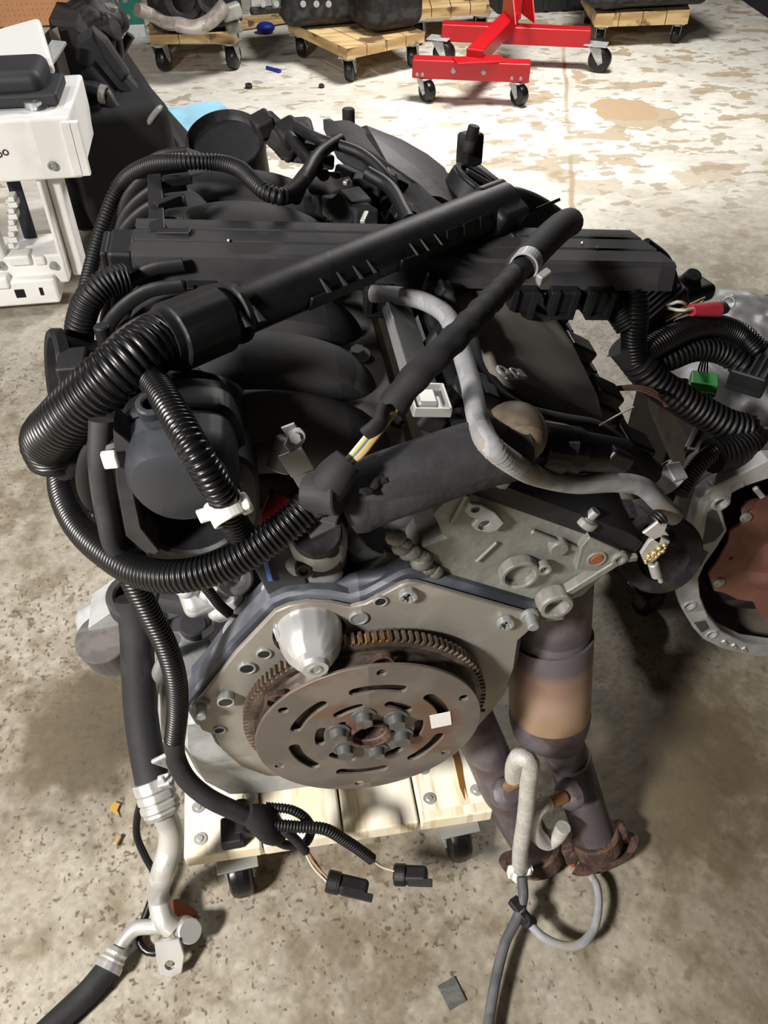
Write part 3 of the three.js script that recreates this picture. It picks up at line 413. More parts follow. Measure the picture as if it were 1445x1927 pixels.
{ // oil filter housing, control box and clutter above the flange
  const ax = v3(-.05, 1, .45), P = (x, y, z) => wz(x, y, z);
  const f = part('filter_housing', [lathe([[0, .012], [.026, .012], [.030, .006], [.031, -.004], [.030, -.03], [.027, -.05], [.029, -.06], [0, -.06]], P(598, 1012, -.065), ax, 32), put(rbox(.056, .05, .05, .014, 3), P(595, 1072, -.08), .3, .1, .05), put(rbox(.028, .06, .03, .010, 3), P(570, 1068, -.07), .2, 0, .25), put(rbox(.05, .03, .04, .01), P(535, 1118, -.07), .3, 0, .6)], M.castLight, engine, 'dirty cast oil filter housing');
  part('filter_cap', cyl(P(596, 1004, -.05), ax, .026, .014), M.castDark, f);
  part('housing_pad', put(rbox(.034, .028, .006, .003), P(612, 1062, -.052), -.2, .1, .05), M.castDark, f);
  for (const q of [[571, 1069], [621, 1031]]) { const p = P(...q, -.045); part('hole_boss', [ringG(p, v3(0, .3, 1), .0045, .009, .014), cyl(p, v3(0, .3, 1), .0045, .008)], M.castDark, f); }
  const bx = P(520, 1040, -.085);
  const cb = part('control_box', put(rbox(.046, .13, .05, .004), bx, -.35, -.1, .32), M.blackDusty, engine);
  part('box_label', [put(rbox(.005, .045, .003, .0005), P(500, 1058, -.058), -.35, -.1, .12)], M.wireBlue, cb, 'thin blue label strip');
  part('red_boot', sweep(Z([[498, 1000, -.03], [510, 968, -.035], [524, 938, -.05]]), t => [.009 + .005 * t, .007], { radial: 12 }), M.redClip, engine, 'red rubber cable boot');
  // bent bracket standing by the harness
  const k = Z([[541, 800, -.015], [556, 822, -.02], [545, 850, -.005], [570, 890, -.005], [590, 925, -.01]]);
  part('bent_bracket', [beam(k[0], k[1], .002, .012, FZ, .0006), beam(k[1], k[2], .002, .018, FZ, .0006), beam(k[2], k[3], .002, .022, FZ, .0006), beam(k[3], k[4], .002, .02, FZ, .0006), ...bolt(wz(558, 820, -.015), v3(-.3, .3, 1), .006, .006), cyl(wz(535, 855, -.03), v3(.5, 1, -.4), .012, .03)], M.steel, engine, 'bent steel bracket with small bolt');
  // dark blue tank under the foam hose
  part('coolant_flange', [put(rbox(.08, .06, .05, .015, 3), wz(725, 975, -.12), .3, .2, .3), cyl(wz(705, 1010, -.1), v3(.3, .8, .4), .03, .05), cyl(wz(660, 1030, -.14), v3(.1, .3, 1), .03, .05), put(rbox(.05, .03, .06, .01), wz(690, 1065, -.11), 0, .3, .2)], M.castBlue, engine);
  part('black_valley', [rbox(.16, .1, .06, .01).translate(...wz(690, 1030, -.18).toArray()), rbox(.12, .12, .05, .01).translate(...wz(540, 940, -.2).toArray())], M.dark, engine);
}
{ // pump and brackets low on the left
  const c1 = wz(212, 1212, -.2);
  const p = part('steering_pump', [cyl(c1, v3(-.1, 1, .25), .034, .05), plate(Z([[170, 1160, -.22], [240, 1110, -.22], [300, 1150, -.22], [300, 1210, -.22], [180, 1195, -.22]]), .06, -.2), put(rbox(.09, .07, .07, .02, 3), wz(215, 1172, -.24), .3, .3, .2), put(rbox(.12, .1, .12, .02, 3), wz(330, 1170, -.25), .2, .2, .2)], M.castLight, engine);
  part('pump_cap', cyl(c1.clone().add(v3(-.003, .006, .006)), v3(-.1, 1, .25), .037, .056), mottled([84, 80, 78], [104, 99, 96], .1, .02, .6, 0), p);
  const c2 = wz(252, 1128, -.2); part('hose_collar', ringG(c2, v3(.05, 1, .2), .022, .034, .03), M.blackDusty, p);
  seed = 21;
  part('bracket', [[400, 1090, .07, .05], [435, 1080, .06, .06], [370, 1120, .05, .04], [420, 1130, .05, .04], [360, 1080, .08, .03], [455, 1100, .05, .05]].map(([x, y, w, h]) => put(rbox(w * .8, h * .8, .05, .012, 3), wz(x, y, -.14), rnd() * .6, rnd(), rnd() - .5)), M.castLight, engine);
  part('bracket_boss', [[440, 1085], [350, 1070], [425, 1115]].map(q => ringG(wz(...q, -.11), v3(.1, .5, 1), .01, .022, .02)), M.castLight, engine);
  part('solenoid', [cyl(wz(340, 1130, -.17), v3(1, -.2, .2), .018, .05), cyl(wz(372, 1140, -.165), v3(1, -.2, .2), .014, .05), cyl(wz(365, 1190, -.17), v3(.1, 1, .2), .018, .05), put(rbox(.04, .03, .04, .006), wz(340, 1190, -.18), .4, .2, .3)], M.blackDusty, engine);
  part('mount_arm', [put(rbox(.09, .16, .1, .02, 3), wz(360, 1300, -.16), .1, .1, -.2), put(rbox(.06, .1, .06, .015, 3), wz(345, 1250, -.15), .2, .2, -.4), cyl(wz(452, 1190, -.09), v3(0, .8, .6), .018, .06)], M.castLight, engine);
}

// ---------- exhaust converters (bolted to the engine)
{
  const heat = (() => { const t = tex(256, 512, (u, v) => { const n = .05 * (fbm(u * 6, v * 9, 4) - .5), w = v + n, f = fbm(u * 14, v * 3, 3); let c = mix([122, 114, 120], [168, 140, 124], sm(.08, .2, w)); c = mix(c, [198, 170, 148], sm(.22, .5, w) * (.5 + f * .6)); c = mix(c, [184, 156, 128], sm(.55, .75, w)); c = mix(c, [128, 124, 136], sm(.82, .92, w)); return c; }); return std(0xffffff, .46, .5, { map: t }); })();
  function tubeUV(g, a, b) { const p = g.attributes.position, uv = new Float32Array(p.count * 2); for (let i = 0; i < p.count; i++) { uv[i * 2] = Math.atan2(p.getX(i) - a.x, p.getZ(i) - a.z) / 6.283 + .5; uv[i * 2 + 1] = Math.min(.99, Math.max(.01, (a.y - p.getY(i)) / (a.y - b.y))); } g.setAttribute('uv', new THREE.BufferAttribute(uv, 2)); return g; }
  const a0 = wz(1040, 1040, -.14), a1 = wz(1036, 1192, -.105), a2 = wz(1034, 1345, -.065), a3 = wz(1072, 1432, -.03), a4 = wz(1096, 1505, .01), a5 = wz(1119, 1575, .04);
  const cc = part('catalytic_converter', sweep([a0, a1], t => t > .93 ? .0555 - (t - .93) * .03 : .0535, { radial: 32, step: .012 }), M.pipe, engine, 'heat tinted exhaust converter on the right');
  const bodyG = sweep([a1, a1.clone().lerp(a2, .33), a1.clone().lerp(a2, .66), a2], () => .0575, { radial: 40, step: .01 });
  const body = part('converter_body', bodyG, heat, cc, 'brown and violet heat stained barrel'); tubeUV(body.geometry, a1.clone().sub(engine.position), a2.clone().sub(engine.position));
  part('cone', sweep([a2.clone().add(v3(0, .006, -.002)), a2, a2.clone().lerp(a3, .4), a3, a4], t => t < .03 ? .0585 : t < .12 ? .058 : .0312 + .0265 * (1 - sm(.10, .45, t)), { radial: 32, step: .006 }), M.pipe, cc);
  part('outlet_pipe', [sweep([a3, a4, a5], () => .0305, { radial: 28 }), sweep([a3.clone().lerp(a2, .06), a3], () => .0335, { radial: 28 })], M.pipe, cc);
  const flange = (name, e, d, par) => {
    const X = v3(1, .28, -.12).normalize(), n = d.clone().normalize();
    part(name, [ringG(e, n, .028, .039, .028), basis(rbox(.102, .022, .034, .01), e.clone(), X, n), cyl(e.clone().addScaledVector(X, -.045), n, .014, .03)], M.rustDark, par);
    part('stud', [-1, 1].map(k => cyl(e.clone().addScaledVector(X, k * .045).addScaledVector(n, .035), n, .0055, .055, .0045)), M.rustBright, par);
  };
  const b1 = wz(880, 1330, -.075), b2 = wz(918, 1420, -.04), b3 = wz(958, 1510, .0), b4 = wz(1012, 1606, .04);
  const c2 = part('second_outlet_pipe', sweep([wz(862, 1250, -.1), b1, b2, b3, b4], () => .0318, { radial: 28 }), M.pipe, engine, 'violet grey exhaust downpipe beside the dolly');
  const n1 = a5.clone().sub(a4), n2 = b4.clone().sub(b3);
  flange('pipe_flange', a5.clone().addScaledVector(n1.clone().normalize(), .006), n1, cc); flange('pipe_flange', b4, n2, c2);
  const gk = a5.clone().addScaledVector(n1.clone().normalize(), .034).add(v3(.002, -.002, 0)); part('gasket', [new THREE.CylinderGeometry(1, 1, .003, 28).scale(.062, 1, .033)].map(g => basis(g, gk, v3(1, .36, -.1), n1.clone().normalize())), M.rustDark, cc);
  // sensor bungs
  const s1 = wz(962, 1478, .045), s2 = wz(1052, 1502, .04);
  part('sensor_bung', [lathe([[.0, .012], [.012, .012], [.016, .006], [.022, 0], [.024, -.012]], wz(958, 1494, .03), v3(.1, .9, .45), 24)], M.pipe, c2);
  part('sensor_bung', [lathe([[0, .012], [.012, .012], [.016, .006], [.021, 0], [.023, -.012]], wz(1064, 1498, .035), v3(-.9, .25, .4), 24)], M.pipe, cc);
  part('sensor_stub', cyl(wz(964, 1474, .045), v3(.1, .95, .3), .0085, .036), M.copper, c2, 'copper coloured sensor stub');
  part('sensor_stub', cyl(wz(1046, 1506, .046), v3(-1, .2, .3), .0085, .034), M.copper, cc, 'copper coloured sensor stub');
  const lead = part('sensor_lead', tube(mixed([[966, 1462, .05], [968, 1440, .056], [980, 1424, .064], [995, 1432, .068], [994, 1480, .066], [988, 1540, .07], [979, 1600, .075], [978, 1632, .075]]), .0112, { step: .004, radial: 18 }), M.sleeve, engine, 'white braided sensor lead, hooked at top');
  const lc = wz(979, 1640, .078); part('lead_clamp', [ringG(lc, v3(0, .9, .1), .010, .0145, .024), rbox(.008, .022, .012, .002).translate(lc.x - .015, lc.y + .004, lc.z), rbox(.006, .02, .01, .002).translate(lc.x + .015, lc.y, lc.z)], M.white, lead);
  part('sensor_lead', tube(mixed([[1030, 1512, .05], [1014, 1520, .058], [1004, 1540, .062], [1010, 1570, .064], [1032, 1586, .064], [1050, 1572, .062], [1060, 1556, .06]]), .0108, { step: .004, radial: 18 }), M.sleeve, engine, 'short silvery curled sensor lead');
}

// ---------- wiring, ducts and hoses lying over the engine
const conduit = (name, label, cat, pts, r, mat = M.conduit, o = {}) => single(name, corr(pts, r, o), mat, label, cat);
{ // long grooved wiring box across the engine
  const a = wy(255, 468, .838), b = wy(1222, 487, .792), X = b.clone().sub(a).normalize(), L = a.distanceTo(b), mid = a.clone().add(b).multiplyScalar(.5), U = v3(.08, 1, .12).normalize();
  const t = thing('wiring_box', 'long flat grooved black wiring box lying straight across the engine', 'wiring duct', v3(mid.x, mid.y - .03, mid.z));
  const Zv = X.clone().cross(U).normalize(), Yv = Zv.clone().cross(X), F = (x, y, z) => mid.clone().addScaledVector(X, x).addScaledVector(Yv, y).addScaledVector(Zv, z);
  const sec = x => [[-.016, -.04], [.012, -.042], [.016, -.036], [.016, -.02], [.014, -.019], [.014, -.016], [.016, -.015], [.016, .004], [.014, .005], [.014, .008], [.016, .009], [.016, .030], [.013, .034], [-.018, .040], [-.018, .034]].map(q => F(x, q[0], q[1]));
  part('lid', loft([sec(-L / 2), sec(L / 2 - .02), sec(L / 2).map((q, i) => q.addScaledVector(Zv, .0).addScaledVector(X, q.clone().sub(mid).dot(Zv) * .55))]), M.blackDusty, t);
  part('tray', loft([-L / 2 + .002, L / 2 - .01].map(x => [[-.03, -.036], [-.014, -.038], [-.014, .033], [-.03, .03]].map(q => F(x, q[0], q[1])))), M.black, t);
  for (const x of [-.265, -.23, -.03, .14, .19, .235]) part('clip', [basis(rbox(.035, .03, .022, .003), F(x, -.028, .042), X, Yv), basis(rbox(.008, .036, .008, .001), F(x - .012, -.028, .054), X, Yv), basis(rbox(.008, .036, .008, .001), F(x + .012, -.028, .054), X, Yv), basis(rbox(.03, .004, .02, .001), F(x, -.045, .05), X, Yv)], M.black, t);
  part('end_collar', [basis(rbox(.03, .04, .05, .006), F(-L / 2 - .012, -.004, .008), X, Yv), basis(rbox(.008, .036, .044, .003), F(-L / 2 - .03, -.004, .008), X, Yv)], M.black, t);
  part('paint_speck', [[.215, -.005], [.232, .004], [-.2, .006]].map(([x, z]) => put(new THREE.IcosahedronGeometry(.0016, 1), F(x, .017, z))), M.white, t);
}
const tubeA = wy(305, 643, .885), tubeB = wy(948, 383, .845);
{ // round clip tube crossing over it
  const X = tubeB.clone().sub(tubeA).normalize(), L = tubeA.distanceTo(tubeB), U = v3(-.1, .8, .6).normalize(), Zv = X.clone().cross(U).normalize(), Yv = Zv.clone().cross(X), F = (x, y, z) => tubeA.clone().addScaledVector(X, x).addScaledVector(Yv, y).addScaledVector(Zv, z);
  const t = thing('cable_tube', 'round black cable tube with clip teeth lying slantwise over the grooved box', 'wiring duct', tubeA.clone().lerp(tubeB, .5).add(v3(0, -.03, 0)));
  part('tube_body', [sweep([F(0, 0, 0), F(.04, 0, 0), F(L * .6, 0, 0), F(L, 0, 0)], t => t < .12 ? .0265 : [.0215 + t * .004, .0215 + t * .004], { radial: 24, step: .012 })], M.black, t);
  part('collar', [ringG(F(.035, 0, 0), X, .024, .031, .055), ringG(F(.078, 0, 0), X, .022, .029, .008)], M.black, t);
  part('seam_flap', [.10, .28, .46].map((x, i) => basis(rbox(.15, .004, .03, .001), F(x + .06, -.016, .016), X, v3(0, .6, -.6).normalize())), M.black, t);
  const G = (x, a, r) => F(x, Math.sin(a * .01745) * r, Math.cos(a * .01745) * r);
  for (const k of [.14, .17, .34, .385, .43, .47, .60, .635, .68]) part('clip_tooth', loft([0, .0025].map(o => [[0, 62, .0225], [.022, 4, .0225], [-.010, 40, .041]].map(q => G(k * L + q[0] + o, q[1], q[2])))), M.blackDusty, t);
  for (const k of [.36, .45, .62]) part('clip_base', basis(rbox(.05, .004, .016, .0015), G(k * L, 8, .0235), X, G(k * L, 8, 1).sub(F(k * L, 0, 0))), M.black, t);
  part('end_bracket', [basis(rbox(.055, .05, .056, .008), F(L - .02, -.004, .004), X, Yv), basis(rbox(.02, .03, .02, .003), F(L - .01, -.02, .034), X, Yv)], M.black, t);
  part('window', [.74, .80, .86].map(k => basis(rbox(.02, .002, .014, .0008), G(k * L, 38, .0246), X, G(k * L, 38, 1).sub(F(k * L, 0, 0)))), M.dark, t);
}
conduit('corrugated_conduit', 'fat black conduit running from the right end of the clip tube towards the far side', 'conduit', Y([[940, 388, .84], [975, 390, .825], [1010, 405, .80], [1040, 425, .77], [1062, 450, .74]]), .023, M.conduitDull, { pitch: .0058, depth: .0018 });
{ const t = thing('corrugated_hose', 'thickest glossy corrugated black hose, bending down at the far left of the engine', 'hose', wy(110, 840, .74));
  part('hose_body', corr(Y([[303, 640, .885], [262, 668, .885], [215, 706, .875], [165, 752, .852], [118, 798, .82], [90, 832, .785], [100, 858, .765]]), .0252, { pitch: .0058, depth: .002, radial: 20 }), M.conduit, t);
  part('hose_tail', sweep(Y([[92, 846, .772], [108, 862, .765], [150, 858, .755], [205, 866, .745]]), t => .0225 - .005 * t, { radial: 18 }), M.rubber, t); }
{ const p = Y([[88, 868, .735], [95, 880, .725], [84, 874, .73]]); single('broken_clip', [beam(p[0], p[1], .014, .012), beam(p[0], p[2], .01, .018), cyl(p[1], UP, .006, .012)], M.black, 'small black broken clip under the thickest hose bend', 'clip'); }
conduit('corrugated_conduit', 'glossy black conduit sweeping in a wide curve below the round bowl', 'conduit', Y([[140, 800, .70], [122, 850, .70], [116, 910, .70], [145, 985, .705], [205, 1043, .72], [270, 1078, .735], [340, 1084, .75], [410, 1068, .76], [480, 1032, .775], [545, 985, .79], [590, 945, .80]]), .0148, M.conduit, {});
conduit('corrugated_conduit', 'wet-looking black conduit running down past the slate grey dome into a white clamp', 'conduit', Y([[262, 688, .865], [290, 720, .875], [325, 775, .885], [365, 845, .88], [400, 905, .855], [425, 945, .83], [440, 985, .80], [462, 1015, .77]]), .0128, M.blackGloss, { pitch: .005 });
{ const p = wy(427, 958, .825); const d = v3(.25, -.4, .5); single('hose_clamp', [ringG(p, d, .0125, .0155, .020), put(rbox(.010, .012, .016, .003), p.clone().add(v3(.014, .004, 0)), .3, .3, .2), put(rbox(.010, .004, .014, .0015), p.clone().add(v3(-.018, -.002, .002)), 0, .3, 0)], M.white, 'off white clamp round the wet-looking black conduit', 'clamp'); }
conduit('corrugated_conduit', 'black conduit looping over the far end of the intake manifold', 'conduit', Y([[158, 560, .72], [172, 500, .74], [192, 430, .77], [225, 350, .81], [275, 312, .85], [340, 304, .87], [410, 306, .87], [450, 318, .873], [478, 342, .875], [502, 362, .874], [528, 370, .87], [554, 356, .862], [576, 330, .853], [594, 306, .845]]), .0102, M.conduitDull, { pitch: .005 });
conduit('corrugated_conduit', 'black conduit curving from the left end of the grooved box down to the inlet snout', 'conduit', Y([[240, 522, .835], [205, 532, .835], [170, 560, .825], [152, 605, .80], [148, 660, .76]]), .016, M.conduitDull, {});
single('rubber_hose', tube(Y([[232, 545, .82], [228, 580, .80], [240, 625, .78]]), .011), M.rubber, 'short plain rubber hose behind the thickest corrugated hose', 'hose');
conduit('corrugated_conduit', 'thin black conduit passing behind the wide curved conduit at the far left', 'conduit', Y([[128, 870, .66], [140, 930, .655], [165, 965, .655], [200, 972, .66]]), .0085, M.conduit, {});
conduit('corrugated_conduit', 'black conduit hanging down the left side to a taped splitter on the dolly', 'conduit', Z([[238, 1050, -.03], [252, 1095, -.025], [282, 1155, -.02], [312, 1215, -.015], [330, 1275, -.01], [334, 1335, -.01], [328, 1395, -.005]]), .0125, M.conduit, {});
{ // taped loom end with its two plugs
  const t = thing('sensor_loom', 'dark taped cable loom with a splitter and two plugs in front of the dolly', 'wiring', wy(500, 1545, .14));
  part('taped_cable', [sweep(mixed([[328, 1390, -.005], [330, 1425, .0], [350, 1465, .015], [390, 1500, .03], [440, 1525, .04], [475, 1540, .045]]), t => .0125 - .001 * t, { step: .005 })], M.rubber, t);
  part('splitter', [sweep(mixed([[465, 1532, .045], [490, 1543, .048], [512, 1560, .05], [525, 1572, .05]]), t => [.013 + .010 * Math.sin(t * 3.14), .011 + .004 * Math.sin(t * 3.14)], { radial: 16 })], M.rubber, t);
  const n = mixed([[515, 1552, .052], [560, 1556, .056], [610, 1560, .06], [650, 1582, .068], [680, 1602, .075], [700, 1617, .08]]);
  part('branch', corr(n, .0078, { pitch: .004, depth: .001 }), M.conduitDull, t);
  part('branch', corr(mixed([[508, 1575, .055], [540, 1590, .055], [572, 1588, .052], [585, 1565, .045], [575, 1540, .04], [548, 1524, .035], [500, 1518, .03]]), .0062, { pitch: .004, depth: .001 }), M.conduitDull, t);
  part('branch', tube(mixed([[535, 1562, .058], [558, 1582, .06], [575, 1602, .065]]), .0062), M.rubber, t);
  const wires = (A, B, m) => A.map((a, i) => part('wire', tube(mixed([a, [(a[0] + B[i][0]) / 2 + 4 * (i - 1), (a[1] + B[i][1]) / 2 + 3, (a[2] + B[i][2]) / 2], B[i]]), .0016, { radial: 8 }), m[i], t));
  wires([[572, 1600, .066], [576, 1602, .066], [578, 1600, .066]], [[616, 1660, .09], [620, 1656, .092], [618, 1664, .09]], [M.wireWhite, M.tan, M.orange]);
  wires([[698, 1615, .08], [702, 1618, .08]], [[744, 1640, .09], [746, 1646, .09]], [M.wireWhite, M.tan]);
  for (const [a, b] of [[[618, 1658, .094], [696, 1676, .112]], [[746, 1646, .09], [808, 1648, .10]]]) { const A = wz(...a), B = wz(...b), d = B.clone().sub(A).normalize(), P = s => A.clone().lerp(B, s); const pl = part('plug', [beam(P(.12), P(.95), .021, .023, UP, .006), beam(P(.3), P(1.03), .006, .010, v3(0, 1, .2), .001).translate(0, .006, .012)], M.black, t); part('plug_collar', [ringG(P(.1), d, .006, .0145, .016), ringG(P(.24), d, .010, .0145, .004)], M.conduitDull, pl); }
}
{ const p = wz(314, 1432, .0); single('wire_clip', [put(rbox(.022, .04, .006, .003), p, .2, .2, .35), put(rbox(.018, .014, .016, .003), wz(312, 1470, .0), .2, 0, .4), tube(Z([[305, 1460, .004], [316, 1478, .004], [324, 1462, .004]]), .002)], M.castLight, 'grey plastic clip on the hanging conduit beside the air conditioning hose', 'clip'); }
conduit('sensor_cable', 'thin ribbed cable with two copper wires ending above the steel rear plate', 'cable', Z([[370, 1085, -.09], [395, 1115, -.085], [415, 1140, -.08], [432, 1155, -.078]]), .0062, M.conduitDull, { pitch: .0035, depth: .0008 });
single('copper_wire', [0, 1, 2].map(i => tube(Z([[432, 1156 + i, -.078], [460, 1160 + i * 2, -.075], [490, 1148 + i * 3, -.075], [512, 1132 + i * 3, -.078]]), .0014, { radial: 8 })), M.copper, 'fine copper wires curving from the thin ribbed cable end', 'wire');
{ // air conditioning hose with aluminium end
  const t = thing('refrigerant_hose', 'thick black air conditioning hose with crimped aluminium pipe ending on the floor', 'hose', wy(335, 1780, 0));
  part('rubber_hose', tube(Z([[248, 1125, -.19], [256, 1180, -.17], [260, 1260, -.13], [265, 1340, -.09], [275, 1410, -.05], [288, 1478, -.01]]), .0215, { radial: 24 }), M.rubber, t);
  const c0 = wz(283, 1466, -.015), c1 = wz(308, 1535, .02), d = c1.clone().sub(c0), L = d.length();
  part('crimp_sleeve', lathe([[.0, 0], [.0235, 0], [.024, L * .12], [.0245, L * .28], [.0225, L * .34], [.0245, L * .4], [.025, L * .52], [.0225, L * .58], [.025, L * .64], [.0255, L * .76], [.023, L * .82], [.024, L * .88], [.02, L], [0, L]], c0, d, 32), M.alu, t, 'crimped silver ferrule');
  const pp = mixed([[308, 1530, .018], [320, 1560, .028], [320, 1595, .04], [307, 1640, .06, 'z'], [299, 1690, .058, 'y'], [308, 1730, .045, 'y'], [326, 1748, .035, 'y']]);
  part('aluminium_pipe', tube(pp, .0155, { step: .004, radial: 24 }), M.alu, t, 'bent bare aluminium pipe');
  const fl = wy(336, 1766, .034);
  const fg = part('flange_block', [cyl(fl.clone().add(v3(.012, 0, -.01)), v3(.25, .5, .3), .017, .034), plate([[-.016, .02], [.016, .02], [.02, -.004], [.014, -.026], [0, -.03], [-.013, -.024], [-.016, 0]].map(q => v3(...q, 0)), .008, .004, [{ x: 0, y: -.013, r: .007 }]).applyMatrix4(new THREE.Matrix4().makeRotationX(-.75)).translate(...wy(318, 1796, .036).toArray())], M.alu, t, 'silver flange with bolt eye');
  part('return_pipe', tube(Y([[318, 1745, .034], [285, 1744, .034], [255, 1748, .033], [235, 1768, .03], [222, 1790, .027]]), .0105, { radial: 18, step: .004 }), M.alu, t);
  const e0 = wy(224, 1785, .028), e1 = wy(202, 1826, .024), e = e1.clone().sub(e0), K = e.length();
  part('crimp_sleeve', lathe([[0, 0], [.014, 0], [.0165, K * .2], [.0155, K * .35], [.0175, K * .5], [.0165, K * .6], [.019, K * .75], [.019, K], [0, K]], e0, e, 28), M.alu, t, 'crimped silver ferrule');
  part('rubber_hose', tube(Y([[206, 1818, .024], [170, 1862, .02], [120, 1910, .0185], [60, 1965, .018], [-60, 2060, .018], [-200, 2120, .018]]), .0165, { radial: 22 }), M.rubber, t);
}
single('metal_line', tube(Y([[268, 1500, .14], [258, 1540, .11], [258, 1575, .085], [275, 1615, .06], [290, 1645, .045], [285, 1690, .03], [268, 1740, .018], [262, 1772, .01], [280, 1792, .008], [310, 1790, .008]]), .0055), M.blackGloss, 'thin bent black metal line behind the aluminium pipe', 'pipe');
single('metal_line', tube(Z([[330, 1200, -.12], [300, 1255, -.12], [288, 1300, -.12], [286, 1345, -.11], [280, 1400, -.1]]), .0075), M.steel, 'grey bent metal line between the air conditioning hose and the oil pan', 'pipe');
{ // cut cable with bared wires
  const t = thing('cut_cable', 'long wrapped black cable slanting over the grooved box, bared wires showing at its lower end', 'cable', wy(800, 690, .85));
  part('sheath', sweep(Y([[735, 768, .855], [770, 722, .872], [820, 672, .885], [870, 622, .89], [940, 548, .885], [985, 500, .88]]), t => .0125 - .0015 * t + .0008 * Math.sin(t * 60), { radial: 16, step: .006 }), M.rubber, t);
  part('end_sleeve', sweep(Y([[980, 503, .88], [1020, 460, .878], [1058, 425, .872], [1072, 418, .862]]), t => .0155, { radial: 18 }), M.blackDusty, t);
  const c = wy(990, 496, .885); part('metal_clip', [ringG(c, tubeB.clone().sub(tubeA).add(v3(0, 0, -.3)), .0125, .0145, .018), put(rbox(.016, .012, .008, .002), c.clone().add(v3(.014, -.008, .014)), .3, .6, 0)], M.castLight, t);
  for (const [i, m] of [M.wireWhite, M.yellow, M.wireBlue, M.yellow, M.tan].entries()) part('wire', tube(Y([[738 + i * 2, 764 + i * 2, .86], [722 + i * 3, 782 + i * 2, .856], [696 + i * 3, 812 + i * 3, .85], [668 + i * 3.2, 846 + i * 3, .842], [640 + i * 3, 880, .832]]), .0019, { radial: 8 }), m, t);
  part('tape', [sweep(Y([[655, 866, .838], [630, 895, .828], [605, 935, .808], [590, 955, .80]]), t => .0125 + .004 * Math.sin(t * 3.14), { radial: 14 }), sweep(Y([[720, 772, .862], [712, 800, .858], [690, 818, .85]]), t => [.006, .010])], M.rubber, t);
  part('connector', [beam(wy(590, 915, .81), wy(612, 968, .79), .03, .034, v3(.4, 1, .3), .01), put(rbox(.03, .006, .016, .002), wy(608, 985, .785), .6, .3, .2), beam(wy(625, 945, .80), wy(612, 985, .79), .004, .02), cyl(wy(608, 930, .812), v3(1, .2, .5), .017, .03)], M.blackDusty, t);
}
{ // foam covered hose with its fittings
  const t = thing('foam_hose', 'fat matt black foam covered hose lying over the rear of the cylinder head', 'hose', wy(800, 900, .72));
  part('foam_sleeve', sweep(Y([[648, 950, .775], [700, 925, .785], [790, 893, .795], [880, 862, .80], [975, 838, .80]]), t => .031 - .003 * sm(.03, 0, t), { radial: 28, step: .008 }), M.foam, t);
  const e = wy(955, 818, .808); part('elbow_cap', put(new THREE.SphereGeometry(.03, 24, 16), e, .3, 0, .4).translate(.006, 0, 0), M.brownCap, t, 'brown dusty rounded elbow');
  part('foam_tear', [[715, 905], [705, 912], [722, 900], [690, 925]].map(([x, y], i) => put(new THREE.IcosahedronGeometry(.005, 0).scale(1.5, .35, .8), wy(x, y, .813), .4, i, .2)), M.dark, t);
  const A = wy(985, 832, .785), B = wy(1010, 836, .775), C = wy(1085, 848, .755), D = wy(1168, 858, .725);
  part('quick_coupling', [sweep([A, B], () => .016, { radial: 20 }), cyl(wy(1030, 842, .772), C.clone().sub(B), .025, .032), ringG(wy(1068, 846, .76), C.clone().sub(B), .018, .0235, .02), sweep([C.clone().lerp(B, .4), C, D], t => .021 - .003 * t, { radial: 20 }), beam(wy(1135, 846, .75), wy(1172, 862, .73), .02, .03, UP, .005), ...Array.from({ length: 7 }, (_, i) => rbox(.0015, .012, .004, .0005).translate(...wy(1070 + i * 3, 842, .782).toArray()))], M.blackGloss, t);
}
single('vent_hose', sweep(mixed([[700, 553, .80, 'y'], [745, 556, .805, 'y'], [800, 568, .815, 'y'], [838, 592, .815, 'y'], [860, 640, .81, 'y'], [884, 715, .81, 'y'], [900, 790, .825, 'y'], [922, 838, .842, 'y'], [970, 875, .81, 'y'], [1030, 902, .745, 'y'], [1090, 911, .715, 'y'], [1160, 908, .70, 'y'], [1208, 916, .68, 'y'], [1240, 945, .65, 'y'], [1268, 972, .62, 'y']]), (t, s) => .0098 + .0005 * Math.sin(s * 1700) * (t < .62 ? 1 : 0) + .001 * sm(.6, 1, t), { step: .0015, radial: 14 }), M.greyHose, 'pale grey ribbed hose snaking across the valve cover', 'hose');
{ const t = thing('breather_hose', 'dark ribbed hose bent along the valve cover edge, metal band at its end', 'hose', wy(1080, 800, .70));
  part('hose_body', sweep(Y([[880, 640, .80], [895, 700, .795], [930, 748, .78], [990, 782, .755], [1060, 798, .735], [1115, 808, .72], [1140, 822, .71], [1190, 858, .68], [1250, 902, .635]]), (t, s) => .0115 + .0005 * Math.sin(s * 1500) * (t < .5 ? 1 : 0), { step: .002, radial: 14 }), M.rubber, t);
  const p = wy(1256, 898, .642); part('metal_band', [ringG(p, v3(.6, -.5, .6), .0125, .0165, .026), put(rbox(.022, .006, .022, .002), p.clone().add(v3(.003, .015, .008)), .4, .2, -.3)], M.castLight, t, 'pale grey metal band'); 
}
single('rubber_hose', tube(Y([[838, 540, .80], [850, 580, .80], [868, 640, .80], [878, 700, .80], [890, 745, .79]]), .0085), M.blackDusty, 'dusty thin rubber hose running alongside the pale grey ribbed hose', 'hose');
